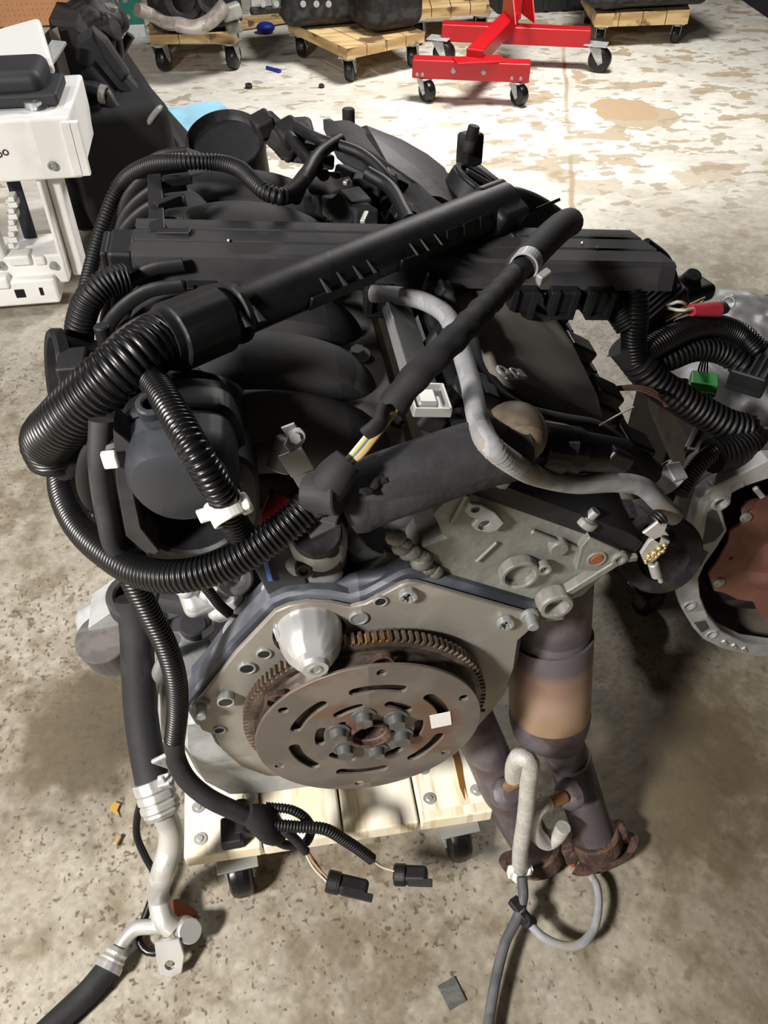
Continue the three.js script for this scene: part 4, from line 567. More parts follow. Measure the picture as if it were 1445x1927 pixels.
{ // cast clip with a corroded ground strap at the cover's rear right corner
  const t = thing('ground_clip', 'corroded golden metal clip hanging at the rear right corner of the valve cover', 'clip', wy(1232, 1050, .54));
  part('clip_plate', [plate(Z([[1212, 1004, -.03], [1238, 984, -.03], [1244, 990, -.03], [1254, 990, -.03], [1250, 1000, -.03], [1258, 1008, -.03], [1246, 1006, -.03], [1240, 1022, -.03], [1222, 1010, -.03]]), .004, -.03), plate(Z([[1222, 1016, -.032], [1240, 1008, -.032], [1258, 1018, -.032], [1250, 1032, -.032], [1228, 1036, -.032], [1224, 1058, -.032], [1212, 1055, -.032], [1206, 1040, -.032]]), .005, -.03)], M.alu, t);
  seed = 44; part('corrosion', Array.from({ length: 26 }, () => { const k = rnd(); const q = wz(1210 + k * 40 + rnd() * 6, 1052 - k * 30 + rnd() * 12, -.028); return new THREE.IcosahedronGeometry(.002 + rnd() * .002, 0).translate(q.x, q.y, q.z); }), M.gold, t);
  part('strap_end', [cyl(wz(1232, 1072, -.034), v3(.4, -1, .2), .006, .022), cyl(wz(1241, 1086, -.034), v3(.4, -1, .2), .003, .016)], M.alu, t);
  part('threaded_stud', sweep(Z([[1228, 985, -.04], [1245, 970, -.045]]), (t, s) => .009 + .001 * (Math.floor(s / .002) % 2), { step: .001 }), M.black, t);
}
{ // thick harness on the right
  const r1 = Y([[1168, 520, .775], [1190, 545, .765], [1196, 590, .74], [1192, 640, .705], [1196, 675, .68]]), r2 = Y([[1192, 672, .678], [1225, 712, .65], [1270, 745, .625], [1320, 775, .60], [1370, 800, .58], [1405, 808, .57]]);
  const t = thing('main_harness', 'thick corrugated harness with a white tape band, right of the ignition coils', 'wiring', r2[2].clone().add(v3(0, -.05, 0)));
  part('conduit', corr(r1, .0165), M.conduit, t); part('conduit', corr(r2, .022, { pitch: .009, depth: .0035 }), M.conduitDull, t);
  part('conduit', corr(Y([[1085, 535, .765], [1125, 550, .76], [1160, 575, .745], [1185, 610, .725]]), .0195), M.conduitDull, t);
  part('white_tape', ringG(wy(1166, 520, .776), r1[1].clone().sub(r1[0]), .0165, .0185, .012), M.white, t);
  part('tape_joint', sweep([r2[0].clone().lerp(r2[1], -.6), r2[0], r2[1].clone().lerp(r2[0], .5)], () => .0215), M.rubber, t);
  part('elbow', corr(Y([[1390, 795, .575], [1405, 825, .56], [1375, 850, .56], [1340, 858, .565]]), .024, { pitch: .008, depth: .002 }), M.conduitDull, t);
  part('conduit', corr(Y([[1345, 850, .57], [1318, 870, .565], [1292, 905, .55], [1280, 930, .54]]), .0125), M.conduit, t);
}
conduit('corrugated_conduit', 'upper of the two arched black conduits ending in the wide plug at the right edge', 'conduit', Y([[1205, 668, .68], [1250, 640, .685], [1300, 618, .68], [1350, 614, .665], [1395, 632, .645], [1425, 660, .63]]), .017, M.conduit, {});
conduit('corrugated_conduit', 'lower of the two arched black conduits, coarsely ribbed, by the right edge', 'conduit', Y([[1215, 690, .655], [1260, 675, .655], [1310, 658, .65], [1360, 665, .635], [1400, 690, .62]]), .0165, M.conduitDull, { pitch: .009, depth: .003 });
function widePlug(label, c, X, U, n, w) {
  const t = thing('wide_plug', label, 'connector', c.clone().add(v3(0, -.03, 0)));
  part('plug_body', basis(rbox(w, .035, .05, .004), c, X, U), M.black, t);
  const Xn = X.clone().normalize(), Zn = Xn.clone().cross(U).normalize(), Yn = Zn.clone().cross(Xn);
  part('fin', Array.from({ length: n }, (_, i) => basis(rbox(w * .96, .003, .004, .0008), c.clone().addScaledVector(Yn, .0185).addScaledVector(Zn, -.02 + i * .04 / (n - 1)), X, U)), M.blackDusty, t);
  return [t, Xn, Yn, Zn];
}
{
  const c = wy(1232, 580, .70), X = wy(1262, 600, .70).sub(wy(1215, 640, .68)), [t, Xn, Yn, Zn] = widePlug('finned black plug with rows of bare golden pins beside the white taped harness', c, X, v3(-.4, .9, .2), 6, .075);
  seed = 12; part('pin_row', Array.from({ length: 22 }, (_, i) => { const a = wy(1252 + (i % 11) * 3.4, 606 - (i % 11) * 2 - (i > 10 ? 8 : 0), .70); return tube([a, a.clone().add(v3(.022 + rnd() * .01, .004 + rnd() * .008, -.004))], .0016, { radial: 6 }); }), M.gold, t, 'bare golden pins');
  part('wire', [tube(Y([[1255, 575, .72], [1275, 568, .73], [1290, 572, .72]]), .002), tube(Y([[1258, 580, .72], [1280, 584, .73], [1312, 580, .72]]), .002)], M.wireWhite, t);
}
{ const c = wy(1420, 692, .61), X = wy(1445, 650, .61).sub(wy(1400, 730, .60)); const [t] = widePlug('wide ribbed black plug at the right edge of the picture', c, X, v3(-.3, .9, .3), 5, .085); for (const [i, m] of [M.orange, M.wireWhite, M.orange].entries()) part('wire', tube(Y([[1412, 706 + i * 5, .605], [1430, 704 + i * 6, .605], [1456, 712 + i * 6, .60]]), .002, { radial: 8 }), m, t); }
{ const a = wy(1300, 584, .72), b = wy(1350, 582, .71), c = wy(1362, 578, .71); const t = thing('battery_terminal', 'red booted cable eyelet lying above the finned plug', 'terminal', b.clone().add(v3(0, -.02, 0)));
  part('red_boot', sweep([a, a.clone().lerp(b, .5), b], t => [.009 + .002 * t, .007 + .003 * t], { radial: 14 }), M.redClip, t);
  part('cable_end', sweep([b, c], () => [.01, .008], { radial: 12 }), M.black, t); part('eyelet', [ringG(wy(1370, 570, .715), v3(-.5, .6, .6), .006, .0095, .003)], M.chrome, t); }
{ const c = wy(1323, 722, .57); const t = thing('green_plug', 'bright green plastic plug with thin wires', 'connector', c.clone().add(v3(0, -.02, 0))); const X = wy(1348, 726, .57).sub(wy(1297, 718, .57));
  part('plug_body', basis(rbox(.038, .02, .034, .002), c, X, UP), M.green, t);
  part('slot_row', Array.from({ length: 7 }, (_, i) => basis(rbox(.0025, .008, .002, .0004), wy(1303 + i * 6, 734 + i * .8, .575).add(v3(0, -.002, .0045)), X, UP)), std(0x0a4a16, .5), t);
  part('wire', Array.from({ length: 4 }, (_, i) => tube(Y([[1312 + i * 6, 705, .575], [1316 + i * 5, 690, .585], [1322 + i * 3, 672, .60]]), .0014, { radial: 6 })), M.blackDusty, t); }
single('copper_wire', [0, 1, 2].map(i => tube(Y([[1160 + i * 2, 728 + i * 3, .665], [1200, 726 + i * 4, .675], [1235, 738 + i * 5, .67], [1252 + i * 3, 765, .655]]), .0015, { radial: 8 })), std(0x56392e, .6), 'brown wires crossing between the ignition coils and the thick harness', 'wire');
single('straw_wire', tube(Y([[1127, 801, .73], [1160, 782, .735], [1192, 766, .725]]), .0009, { radial: 6 }), M.wireWhite, 'single pale wire lying on the nearest ignition coil', 'wire');

// ---------- gearbox with its bell mouth towards the camera, on a black dolly
{
  const zf = -.2, P = (x, y, z = zf) => wz(x, y, z);
  const out = [[1445, 868], [1390, 896], [1338, 922], [1322, 935], [1310, 975], [1290, 1050], [1274, 1072], [1272, 1092], [1282, 1130], [1288, 1150], [1306, 1180], [1325, 1202], [1360, 1220], [1410, 1232], [1470, 1238], [1560, 1225], [1650, 1180], [1700, 1100], [1700, 1000], [1650, 900], [1560, 862]].map(q => P(...q));
  const inn = [[1445, 900], [1400, 915], [1376, 928], [1372, 950], [1356, 962], [1366, 1000], [1348, 1030], [1325, 1062], [1312, 1090], [1316, 1125], [1330, 1160], [1355, 1190], [1400, 1212], [1470, 1222], [1550, 1208], [1630, 1165], [1670, 1100], [1670, 1005], [1630, 920], [1555, 885]].map(q => P(...q));
  const g = thing('gearbox', 'grey cast bell housing with a rust red plate inside, at the right edge', 'gearbox', v3(.82, .1, -.3));
  const eye = (x, y, r) => { const q = P(x, y); return { x: q.x, y: q.y, r }; };
  part('bell_rim', plate(out, .022, zf, [{ pts: inn.slice().reverse() }, eye(1355, 945, .0095), eye(1296, 1138, .0085), eye(1338, 1192, .008), ...[[1343, 1001, .002]].map(a => eye(1329, 1000, .001))], .002), M.castLight, g, 'machined pale bell mouth rim');
  const ctr = P(1480, 1060), ring = (k, z) => smooth(out, 2).map(q => v3(ctr.x + (q.x - ctr.x) * k, ctr.y + (q.y - ctr.y) * k, z));
  part('bell_wall', loft([ring(1.0, zf - .015), ring(.99, zf - .05), ring(.9, zf - .09), ring(.7, zf - .14), ring(.45, zf - .2), ring(.36, zf - .34), ring(.3, zf - .42)], [0, 1]), mottled([88, 80, 74], [118, 108, 100], .3, .05, .7, .2, {}), g);
  for (const a of [[[1332, 965], [1345, 955], [1362, 998], [1345, 1018], [1322, 1025]], [[1312, 1030], [1332, 1040], [1318, 1066], [1306, 1062]], [[1306, 1172], [1326, 1168], [1334, 1182], [1320, 1190]]]) part('rim_pocket', plate(a.map(q => P(...q, zf + .001)), .002, zf + .0015, [], .0003), std(0x4c4a4a, .7, .2), g);
  for (const [x, y, r] of [[1355, 945, .0095], [1296, 1138, .0085], [1338, 1192, .008]]) part('bolt_hole', [ringG(P(x, y, zf - .002), FZ, r * .8, r * 1.45, .008), cyl(P(x, y, zf - .01), FZ, r * .82, .004)], M.castLight, g);
  part('rim_web', [[1375, 920, 1400, 910], [1420, 918, 1435, 935], [1360, 1205, 1366, 1212], [1378, 1212, 1384, 1220], [1398, 1218, 1402, 1226]].map(([a, b, c, d]) => beam(P(a, b), P(c, d), .006, .008, FZ)), M.castLight, g);
  const red = [[1500, 925], [1445, 938], [1405, 948], [1398, 962], [1400, 985], [1375, 1000], [1372, 1020], [1352, 1058], [1334, 1080], [1345, 1112], [1365, 1116], [1388, 1128], [1418, 1132], [1432, 1160], [1470, 1175], [1560, 1165], [1620, 1110], [1625, 1010], [1580, 945]].map(q => P(...q, zf - .03));
  const rp = part('drive_disc', plate(red, .006, zf - .03, [eye(1430, 989, .004), eye(1393, 1078, .004)].map(h => { const q = P(h === 0 ? 0 : h.x, 0); return h; }), .001), M.rustRed, g, 'rust red disc inside bell housing');
  for (const [x, y] of [[1403, 974], [1353, 1096]]) { const q = P(x, y, zf - .028); part('disc_rivet', [ringG(q, FZ, .004, .009, .005), cyl(q, FZ, .0045, .006)], M.steel, rp); }
  part('disc_dome', lathe([[0, .014], [.05, .012], [.075, .004], [.08, 0]], P(1500, 1050, zf - .03), FZ), M.rustRed, rp);
  part('converter', lathe([[0, 0], [.115, 0], [.125, -.01], [.125, -.06], [0, -.06]], P(1480, 1060, zf - .05), FZ, 40), M.castDark, g);
  const d = thing('black_dolly', 'black steel dolly with caster under the grey bell housing', 'dolly', v3(.82, 0, -.42));
  const c0 = wy(1212, 1095, .10);
  part('frame', [rbox(.5, .035, .05, .006).translate(c0.x + .235, .108, c0.z - .005), rbox(.05, .035, .20, .006).translate(c0.x + .01, .108, c0.z - .09), rbox(.5, .035, .05, .006).translate(c0.x + .235, .108, c0.z - .17)], M.black, d);
  for (const [x, z] of [[.012, 0], [.012, -.16], [.43, 0], [.43, -.16]]) caster(d, v3(c0.x + x, .09, c0.z + z), .034, .4 + x, { fm: M.black });
}
{ // dark crate that carries the tray and the film
  const t = thing('dark_crate', 'dark plastic crate on the floor behind the grey bell housing', 'crate', v3(.81, 0, -.73));
  part('crate_wall', [rbox(.22, .42, .015, .004).translate(.81, .21, -.65), rbox(.22, .42, .015, .004).translate(.81, .21, -.80), rbox(.015, .42, .18, .004).translate(.705, .21, -.725), rbox(.015, .42, .18, .004).translate(.915, .21, -.725)], M.black, t);
  part('crate_lid', rbox(.23, .012, .2, .004).translate(.81, .426, -.71), M.black, t);
}
{ // brown tray on the gearbox case and plastic film beyond it
  const q = Y([[1290, 850, .475], [1335, 760, .475], [1480, 770, .475], [1450, 880, .475]]);
  const t = thing('parts_tray', 'dusky brown plastic tray under the arched conduits, right of the engine', 'tray', v3(.72, .445, -.62));
  part('tray_body', loft([0.445, .474, .475].map((y, i) => q.map(p => { const c = q.reduce((a, b) => a.clone().add(b)).multiplyScalar(.25); return v3(c.x + (p.x - c.x) * [.92, 1, .97][i], y, c.z + (p.z - c.z) * [.92, 1, .97][i]); }))), mottled([58, 52, 46], [76, 68, 60], .3, .06, .5, 0), t);
  for (let i = 0; i < 4; i++) part('tray_rim', beam(q[i].clone().setY(.478), q[(i + 1) % 4].clone().setY(.478), .010, .008, UP), std(0x6a625a, .45), t);
}
{
  const g = new THREE.PlaneGeometry(.36, .34, 40, 40).rotateX(-Math.PI / 2), p = g.attributes.position;
  for (let i = 0; i < p.count; i++) { const x = p.getX(i), z = p.getZ(i), r = Math.hypot(x / .18, z / .17); p.setXYZ(i, x * (1 - .12 * fbm(z * 9, 3, 2)), .03 * fbm(x * 14 + 4, z * 14, 4) + .02 * fbm(x * 40, z * 30 + 9, 2) - .10 * Math.max(0, r - .75), z); }
  g.computeVertexNormals(); const c = wy(1400, 660, .50); g.rotateY(.5).translate(c.x + .03, .49, c.z - .02);
  single('plastic_film', g, std(0x9a9a98, .45), 'crumpled pale grey plastic film beneath the green plug', 'plastic sheet');
}

// ---------- things on the floor around
{ const c = wy(338, 1716, .004); single('dry_leaf', plate([[-.03, 0], [-.018, .011], [.006, .012], [.028, .002], [.018, -.008], [-.012, -.010]].map(q => v3(...q, 0)), .002, 0, [], .0005).rotateX(-1.35).rotateY(-.3).translate(c.x, .008, c.z), std(0x8a4a2c, .8), 'curled rust brown leaf beside the aluminium pipe', 'leaf'); }
{ const a = wy(216, 1590, .006), b = wy(226, 1572, .006); single('wood_chip', beam(a, b, .006, .008), M.tan, 'small pale wood chip on the floor left of the aluminium pipe', 'debris'); const l = wy(216, 1524, .003); single('yellow_leaf', plate([[-.008, 0], [-.002, .012], [.008, .008], [.004, -.002], [.009, -.014], [.002, -.006]].map(q => v3(...q, 0)), .0015, 0, [], .0004).rotateX(-1.4).translate(l.x, .005, l.z), std(0xb08a3c, .8), 'tiny yellow leaf scrap on the floor left of the crimped ferrule', 'leaf'); }
{ const a = wy(502, 127, .008), b = wy(527, 134, .008), t = thing('blue_pen', 'blue pen lying on the floor in front of the plank dollies', 'pen', a.clone().lerp(b, .5).setY(0)); part('barrel', tube([a, b.clone().lerp(a, .3)], .008), M.blue, t); part('cap', tube([b.clone().lerp(a, .32), b], .0095), M.blue, t); }
for (const [x, y, r, l] of [[468, 162, .018, 'small dark nut on the floor nearest the blue pen'], [605, 162, .014, 'small dark nut on the floor below the front dolly corner'], [278, 180, .012, 'tiny dark nut on the floor beside the black radiator assembly']]) { const p = wy(x, y, r * .5); single('loose_nut', [ringG(p, v3(.1, 1, .2), r * .45, r, r, 6), ringG(p, v3(.1, 1, .2), r * .4, r * .8, r * 1.1)], M.castDark, l, 'nut'); }
{ const p = wy(850, 1870, 0); single('grey_offcut', put(rbox(.028, .003, .034, .001), v3(p.x, .0015, p.z), 0, .3, 0), M.boltHead, 'flat dark grey offcut on the floor below the lead of the sensor cable', 'debris'); }

// sensor cable dropping to the floor at bottom right
{ const t = thing('sensor_cable', 'grey sensor cable trailing on the floor to the bottom edge, with a looped branch', 'cable', wy(985, 1720, 0));
  part('cable', sweep(Y([[982, 1650, .075], [984, 1690, .06], [972, 1730, .05], [952, 1770, .04], [938, 1820, .035], [926, 1880, .03], [916, 1950, .025], [905, 2060, .012], [930, 2180, .01]]), (t, s) => .0075 + (t > .6 ? .0006 * Math.sin(s * 1600) : 0), { step: .0015, radial: 12 }), mottled([78, 79, 82], [98, 99, 102], .2, .03, .7, 0), t);
  part('branch', sweep(Y([[996, 1738, .05], [1020, 1762, .045], [1060, 1780, .042], [1095, 1775, .042], [1118, 1745, .04], [1126, 1700, .04], [1122, 1665, .035], [1114, 1650, .03]]), t => .0068 - .002 * Math.abs(t - .4), { radial: 12, step: .004 }), M.greyHose, t);
  part('cable_clip', [beam(wy(962, 1692, .06), wy(992, 1730, .05), .012, .014, UP, .003), beam(wy(966, 1706, .06), wy(980, 1696, .06), .006, .02, UP, .001), cyl(wy(994, 1734, .05), v3(.7, -.7, .1), .0095, .018)], M.black, t);
}

// ---------- background: red engine stand
{
  const F = (x, y, h) => wy(x, y, h), hF = .135, a = F(777, 125, hF), b = F(997, 134, hF), c = F(832, 58, .14), d = F(1110, 70, .14);
  const t = thing('engine_stand', 'bright red rolling engine stand with T shaped base on casters', 'engine stand', v3((a.x + d.x) / 2, 0, (a.z + c.z) / 2));
  part('front_beam', [beam(a, b, .075, .075, UP, .006)], M.red, t);
  part('rear_beam', [beam(c, d, .075, .075, UP, .006)], M.red, t);
  const m = a.clone().lerp(b, .52).add(v3(0, .045, 0)), n = c.clone().lerp(d, .47).add(v3(0, .06, -.02));
  part('spine', [beam(m, n, .065, .075, UP, .006), beam(m.clone().add(v3(-.09, -.004, .02)), m.clone().add(v3(.12, -.004, .02)), .008, .09, UP, .002)], M.red, t);
  part('upright', [beam(n, n.clone().add(v3(.015, .55, -.05)), .075, .075, v3(0, 0, 1), .006), ...[-1, 1].map(k => loft([0, .006].map(o => [v3(n.x + k * .045 + o, n.y + .02, n.z + .02), v3(n.x + k * .045 + o, n.y + .24, n.z + .03), v3(n.x + k * .045 + o, n.y + .03, n.z + .22)])))], M.red, t);
  for (const [p, e] of [[a.clone().lerp(b, .1), 0], [a.clone().lerp(b, .9), 0], [c.clone().add(v3(-.02, 0, .01)), 1], [d.clone().add(v3(.025, 0, .01)), 1]]) caster(t, v3(p.x, e ? .12 : p.y - .038, p.z + (e ? .02 : 0)), e ? .055 : .045, -1.1 + e * .6, { wm: M.blackGloss, fm: M.castLight });
  for (const [x, y] of [[852, 131], [907, 131], [783, 136], [793, 137], [962, 146], [980, 148]]) { const p = F(x, y, hF - (y > 135 ? .02 : 0)); p.z = a.z + (p.x - a.x) / (b.x - a.x) * (b.z - a.z) + .038; part('bolt', bolt(p, FZ, y > 135 ? .006 : .009, .008), M.steel, t); }
}
function plankDolly(label, corners, top, n, th = .045, mat = M.woodOld) {   // corners: near left, near right, far right, far left
  const c = corners.reduce((a, b) => a.clone().add(b)).multiplyScalar(.25), t = thing('wooden_dolly', label, 'dolly', v3(c.x, 0, c.z)), [A, B, C, D] = corners;
  for (let i = 0; i < n; i++) { const e = .01, k0 = i / n + e / 2, k1 = (i + 1) / n - e / 2, r = y => [A.clone().lerp(B, k0), A.clone().lerp(B, k1), D.clone().lerp(C, k1), D.clone().lerp(C, k0)].map(p => p.setY(y)); part('plank', loft([r(top - th), r(top)]), mat, t); }
  for (const p of corners) { const q = p.clone().lerp(c, .18); caster(t, v3(q.x, top - th, q.z), (top - th) * .42, 1.2, { fm: M.steel }); }
  return t;
}
{
  const L = (x, y, h) => wy(x, y, h);
  plankDolly('worn plank dolly with one corner pointing to the camera, left of the red stand', [L(652, 92, .16), L(800, 60, .16), L(690, 8, .16), L(540, 40, .16)], .16, 4);
  plankDolly('far plank dolly showing between the black gearbox and the red stand', [L(775, 18, .17), L(922, 8, .17), L(915, -22, .17), L(765, -12, .17)], .17, 4);
  plankDolly('clean edged plank dolly at the right beneath a black engine base', [L(1122, 26, .16), L(1300, 20, .16), L(1280, -30, .16), L(1095, -20, .16)], .16, 4, .06);
  plankDolly('narrow plank dolly at the left beneath a greasy engine', [L(280, 66, .17), L(445, 62, .17), L(440, 20, .17), L(280, 24, .17)], .17, 3, .04);
  // black gearbox on the corner-on dolly
  const g = thing('greasy_gearbox', 'black greasy gearbox with ribbed side resting on the corner-on plank dolly', 'gearbox', v3(L(680, 40, .16).x, .16, L(680, 40, .16).z));
  const p = L(650, 52, .2), q = L(770, 40, .2);
  part('case', [put(rbox(.62, .26, .34, .05, 4), L(640, -28, .30), 0, .12, 0), put(rbox(.30, .24, .36, .06, 4), L(715, -12, .29), 0, .35, 0), cyl(L(750, -20, .30), v3(1, 0, -.3), .11, .12)], M.castDark, g);
  part('pan_bolt', [495, 520, 545, 570, 595, 618].map(x => cyl(L(x, 8, .27), v3(0, .3, 1), .014, .03)), M.steel, g);
  part('pan_rail', put(rbox(.5, .03, .03, .008), L(570, 14, .24), 0, .12, 0), M.castDark, g);
  part('window', [485, 525, 570].map(x => put(rbox(.07, .05, .02, .008), L(x, 4, .27), -.3, .1, 0)), M.cast, g);
  // engine on the narrow dolly
  const e = thing('greasy_engine', 'greasy engine with pale aluminium bracket arms on the narrow dolly at the left', 'engine', v3(L(360, 50, .17).x, .17, L(360, 50, .17).z));
  part('block', [put(rbox(.42, .3, .3, .05, 4), L(360, -25, .33), 0, .1, 0), cyl(L(345, -20, .33), v3(0, .2, 1), .10, .2)], M.castDark, e);
  part('pulley', [ringG(L(345, 0, .33), v3(0, .3, 1), .05, .09, .05), ringG(L(395, 0, .33), v3(0, .3, 1), .03, .06, .05)], M.castDark, e);
  part('bracket_arm', [sweep([L(258, 18, .30), L(285, 28, .27), L(312, 42, .25), L(340, 46, .25)], () => [.035, .028]), sweep([L(335, 46, .25), L(365, 52, .24), L(395, 40, .26), L(425, 8, .32)], t => [.045, .03])], mottled([150, 140, 132], [190, 180, 172], .2, .04, .55, .3, {}), e);
  part('cover', put(rbox(.09, .06, .06, .012), L(435, 22, .28), 0, .2, .2), M.cast, e); part('cover', put(rbox(.07, .05, .06, .012), L(440, 50, .21), 0, .2, .1), M.cast, e);
  // dark engine base on the right hand dolly, clutter in the far corner
  const bb = thing('black_engine', 'black engine block standing on the clean edged plank dolly', 'engine', v3(L(1200, 10, .16).x, .16, L(1200, 10, .16).z));
  part('sump', [put(rbox(.62, .2, .36, .04, 4), L(1205, -45, .28), 0, 0, 0), put(rbox(.3, .3, .3, .04), L(1160, -60, .32), 0, .2, 0)], M.castDark, bb); part('flange', put(rbox(.6, .025, .38, .008), L(1200, -30, .20), 0, 0, 0), M.castDark, bb);
  const k = thing('dark_crate', 'dark plastic crate behind the red engine stand', 'crate', v3(L(1020, 20, 0).x, 0, L(1020, 20, 0).z - .1));
  const kc = k.position; part('crate_body', [rbox(.55, .3, .3, .02).translate(kc.x, .15, kc.z), ...[0, 1, 2, 3, 4].map(i => rbox(.03, .26, .02, .004).translate(kc.x - .22 + i * .11, .15, kc.z + .155))], M.black, k);
  const rg = L(600, 60, 0); single('blue_rag', put(new THREE.SphereGeometry(.05, 14, 10).scale(1, .55, .8), v3(L(500, 55, .02).x, .028, L(500, 55, .02).z)), M.blue, 'small blue rag on the floor between the narrow dolly and the corner-on dolly', 'rag');
  single('cardboard_scrap', put(rbox(.34, .01, .2, .002), v3(L(480, 45, 0).x, .012, L(480, 45, 0).z), 0, .3, .02), M.woodOld, 'brown cardboard scrap on the floor beneath the blue rag', 'cardboard');
}
{ // teal rack post and perforated orange board, far left
  const f = wy(256, 72, 0), t = thing('rack_post', 'teal slotted rack post on a pale foot plate', 'rack', f.clone());
  const slots = []; for (let i = 0; i < 12; i++) slots.push({ x: -.02 + (i % 2) * .0, y: .1 + i * .075, r: .013 });
  part('post', [plate([[-.05, .02], [.05, .02], [.05, 1.1], [-.05, 1.1]].map(q => v3(...q, 0)), .004, 0, slots, .0005).translate(f.x, 0, f.z), rbox(.004, 1.08, .07, .001).translate(f.x + .05, .56, f.z - .035), rbox(.004, 1.08, .07, .001).translate(f.x - .05, .56, f.z - .035)], M.teal, t);
  part('foot_plate', [rbox(.15, .012, .13, .003).translate(f.x, .006, f.z - .01), rbox(.11, .06, .015, .003).translate(f.x, .035, f.z + .01)], M.castLight, t);
  const ob = scaled(tex(512, 512, (u, v) => { const a = (u * 10) % 1 - .5, b = (v * 10) % 1 - .5, n = fbm(u * 5, v * 9, 4); let c = mix([206, 148, 104], [220, 166, 120], n); return Math.hypot(a, b) < .1 ? mix(c, [120, 74, 42], .8) : c; }), .254);
  const wm = std(0xffffff, .7, 0, { map: ob }), w = thing('pegboard', 'orange brown perforated board standing against the far left wall', 'board', v3(-1.6, 0, -4.75));
  for (const [x0, x1] of [[-3.2, -1.66], [-1.655, -.68]]) part('panel', rbox(x1 - x0 - .006, 2.1, .012, .002).translate((x0 + x1) / 2, 1.06, -4.75), wm, w);
  part('post', [rbox(.03, 2.1, .05, .003).translate(-1.657, 1.06, -4.77)], M.dark, w);
}
{ // blue plastic sheet on the floor behind the throttle inlet
  const g = new THREE.PlaneGeometry(.5, .55, 30, 30).rotateX(-Math.PI / 2), p = g.attributes.position; for (let i = 0; i < p.count; i++) p.setY(i, .006 + .05 * fbm(p.getX(i) * 9 + 3, p.getZ(i) * 9, 4)); g.computeVertexNormals(); const c = wy(345, 262, 0); g.rotateY(.3).translate(c.x, 0, c.z);
  single('plastic_sheet', g, M.bluePlastic, 'crumpled pale blue plastic sheet on the floor behind the round throttle inlet', 'plastic sheet');
}
{ // overexposed white metal frame, left edge
  const zf = wy(60, 575, 0).z, P = (x, y, dz = 0) => wz(x, y, zf + dz), W = .012;
  const t = thing('white_machine', 'overexposed white metal machine frame on the floor at the left edge', 'machine', v3(-.85, 0, zf - .1));
  const box = (x0, y0, x1, y1, dz0, dz1, r = .008) => { const a = P(x0, y0, dz1), b = P(x1, y1, dz1); return rbox(Math.abs(b.x - a.x), Math.abs(b.y - a.y), dz1 - dz0, r).translate((a.x + b.x) / 2, (a.y + b.y) / 2, zf + (dz0 + dz1) / 2); };
  part('top_block', [box(-80, 232, 158, 335, -.30, .04), box(132, 230, 139, 332, .03, .048, .002), box(146, 230, 154, 332, .03, .048, .002)], M.whitePaint, t);
  part('column', [box(75, 335, 114, 500, -.06, .02, .015), box(-60, 338, 15, 500, -.03, .02, .015), box(112, 338, 138, 520, -.1, -.03)], M.whitePaint, t);
  part('base_plate', [box(-80, 492, 132, 532, -.12, .02), box(12, 485, 60, 500, -.02, .035), box(60, 485, 88, 500, -.02, .03)], M.whitePaint, t);
  part('foot_rail', [box(-80, 538, 115, 570, -.06, .05), box(-80, 530, 20, 545, -.06, .06)], M.whitePaint, t);
  for (const a of [[26, 546, 50, 560], [72, 542, 84, 556]]) part('slot', box(...a, .0, .052, .002), M.dark, t);
  part('back_panel', box(10, 340, 84, 492, -.1, -.09), std(0x1a1c28, .6), t);
  part('rack_teeth', Array.from({ length: 9 }, (_, i) => box(14, 372 + i * 11, 28 + (i % 2) * 6, 380 + i * 11, -.03, .01, .002)), M.whitePaint, t);
  const sc1 = P(98, 312, .05), sc2 = P(100, 500, .03); part('screw', [ringG(sc1, FZ, .006, .011, .01), cyl(sc1, FZ, .006, .006), cyl(sc2, FZ, .01, .015), ringG(P(0, 500, .03), FZ, .006, .012, .012)], M.steel, t);
  part('mark', [[-2, 291, 1], [10, 287, -1]].flatMap(([x, y, k]) => [ringG(P(x, y, .042), FZ, .005, .0075, .003)]), M.ink, t);
  part('spindle', [cyl(P(72, 222, -.04), UP, .026, .09), new THREE.SphereGeometry(.028, 16, 12).translate(...P(72, 206, -.04).toArray())], M.chrome, t);
  part('cable_box', [box(-80, 185, 112, 200, -.2, -.03), box(-80, 140, 88, 190, -.22, -.05, .03)], std(0x2a2b30, .6), t, 'dark grey moulded tray on top');
  part('paper_wrap', [put(rbox(.28, .03, .2, .012), P(-5, 112, -.3), .4, .2, .1)], M.white, t);
  part('tray_edge', put(rbox(.05, .01, .16, .003), P(86, 118, -.28), .5, -.5, .3), M.castLight, t);
}
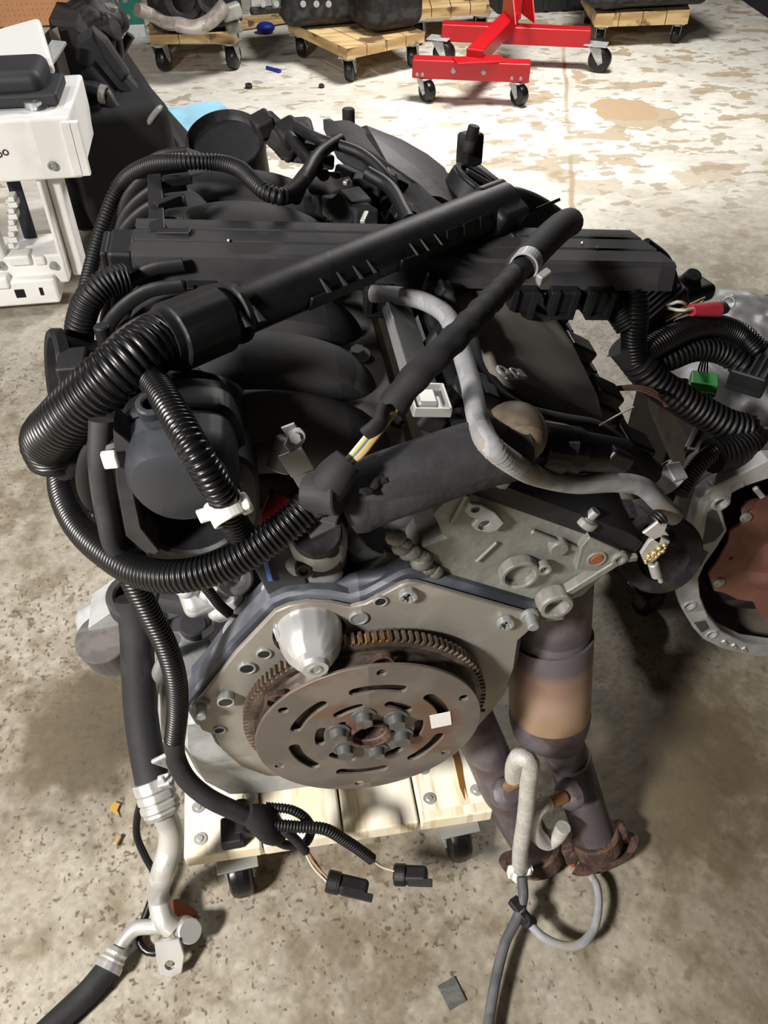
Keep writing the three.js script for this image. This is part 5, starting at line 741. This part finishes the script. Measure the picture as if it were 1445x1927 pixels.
{ // black radiator and hose assembly leaning behind it
  const z0 = wy(300, 330, 0).z, c = wz(200, 170, -2.35), P = (x, y, z) => wz(x, y, z);
  const t = thing('radiator_assembly', 'tall black engine part stack with a grey side plate leaning behind the white machine', 'engine part', v3(c.x, 0, -2.35));
  const B = (a, b, h, w, m, n) => part(n, beam(a, b, h, w, v3(.5, .5, .7), .012), m, t);
  const S = (a, z) => a.map(q => P(q[0], q[1], z));
  part('shroud', plate(S([[100, 48], [140, 52], [150, 60], [200, 105], [238, 160], [290, 235], [350, 300], [330, 350], [180, 345], [140, 220], [118, 165]], -2.25), .22, -2.25, [], .012), M.black, t);
  part('duct', [plate(S([[152, 82], [172, 70], [205, 118], [250, 172], [290, 222], [272, 236], [222, 190], [196, 150], [150, 112]], -2.2), .07, -2.2, [], .012), plate(S([[178, 62], [196, 80], [236, 140], [228, 150], [196, 108]], -2.19), .05, -2.19, [], .008)], M.blackDusty, t);
  part('under_duct', [sweep(S([[160, 130], [190, 165], [220, 200], [262, 238], [300, 275]], -2.2), () => [.05, .04], { radial: 16 }), plate(S([[240, 225], [292, 215], [345, 300], [320, 330], [250, 290]], -2.18), .1, -2.18, [], .01)], M.black, t);
  part('side_plate', loft([0, .012].map(o => [P(92, 58, -2.2 - o), P(108, 50, -2.2 - o), P(135, 150, -2.2 - o), P(118, 162, -2.2 - o)])), mottled([120, 112, 104], [146, 136, 126], .2, .05, .6, .1), t, 'dull grey side plate');
  part('core', loft([0, .08].map(o => [P(62, 85, -2.42 - o), P(100, 48, -2.42 - o), P(150, 60, -2.42 - o), P(160, 160, -2.42 - o), P(110, 150, -2.42 - o)])), M.castDark, t);
  part('hose', [tube([P(160, 165, -2.15), P(195, 175, -2.12), P(215, 205, -2.1), P(245, 235, -2.1)], .022), tube([P(196, 30, -2.35), P(214, 60, -2.34), P(222, 100, -2.34), P(214, 130, -2.32)], .018), tube([P(222, 110, -2.4), P(238, 80, -2.42), P(246, 66, -2.42)], .014)], M.black, t);
  part('clip', [ringG(P(195, 178, -2.1), v3(1, -.2, .3), .018, .026, .02), ringG(P(288, 220, -2.12), v3(1, -1, .3), .02, .045, .016), cyl(P(208, 30, -2.4), v3(.3, 1, 0), .02, .06)], M.cast, t);
  part('fin', Array.from({ length: 7 }, (_, i) => beam(P(140 + i * 12, 170 + i * 12, -2.12), P(158 + i * 12, 200 + i * 12, -2.08), .012, .02, FZ, .003)), M.blackDusty, t);
  part('upper_block', [put(rbox(.12, .1, .16, .02, 3), P(160, 48, -2.4), .2, .3, .4), put(rbox(.1, .1, .12, .02, 3), P(186, 30, -2.42), .5, .3, .9), put(rbox(.08, .2, .12, .03, 3), P(190, 0, -2.5), .2, .3, .4), cyl(P(192, 62, -2.3), v3(1, .3, .4), .03, .1), cyl(P(206, 92, -2.3), v3(.2, 1, .1), .018, .12)], M.castDark, t);
  part('lower_case', [put(rbox(.3, .38, .3, .05, 3), v3(P(230, 300, -2.2).x, .25, -2.2), 0, .3, 0), put(rbox(.26, .2, .3, .05, 3), v3(P(160, 380, -2.1).x, .11, -2.35), 0, .2, 0), put(rbox(.18, .42, .2, .04, 3), v3(P(165, 400, -2.1).x, .21, -2.4), 0, .2, 0)], std(0x09090b, .8), t);
}


const renderer = new THREE.WebGLRenderer({ antialias: true });
renderer.toneMapping = THREE.LinearToneMapping; renderer.toneMappingExposure = EXPOSURE; renderer.shadowMap.enabled = true;
renderer.render(scene, camera);
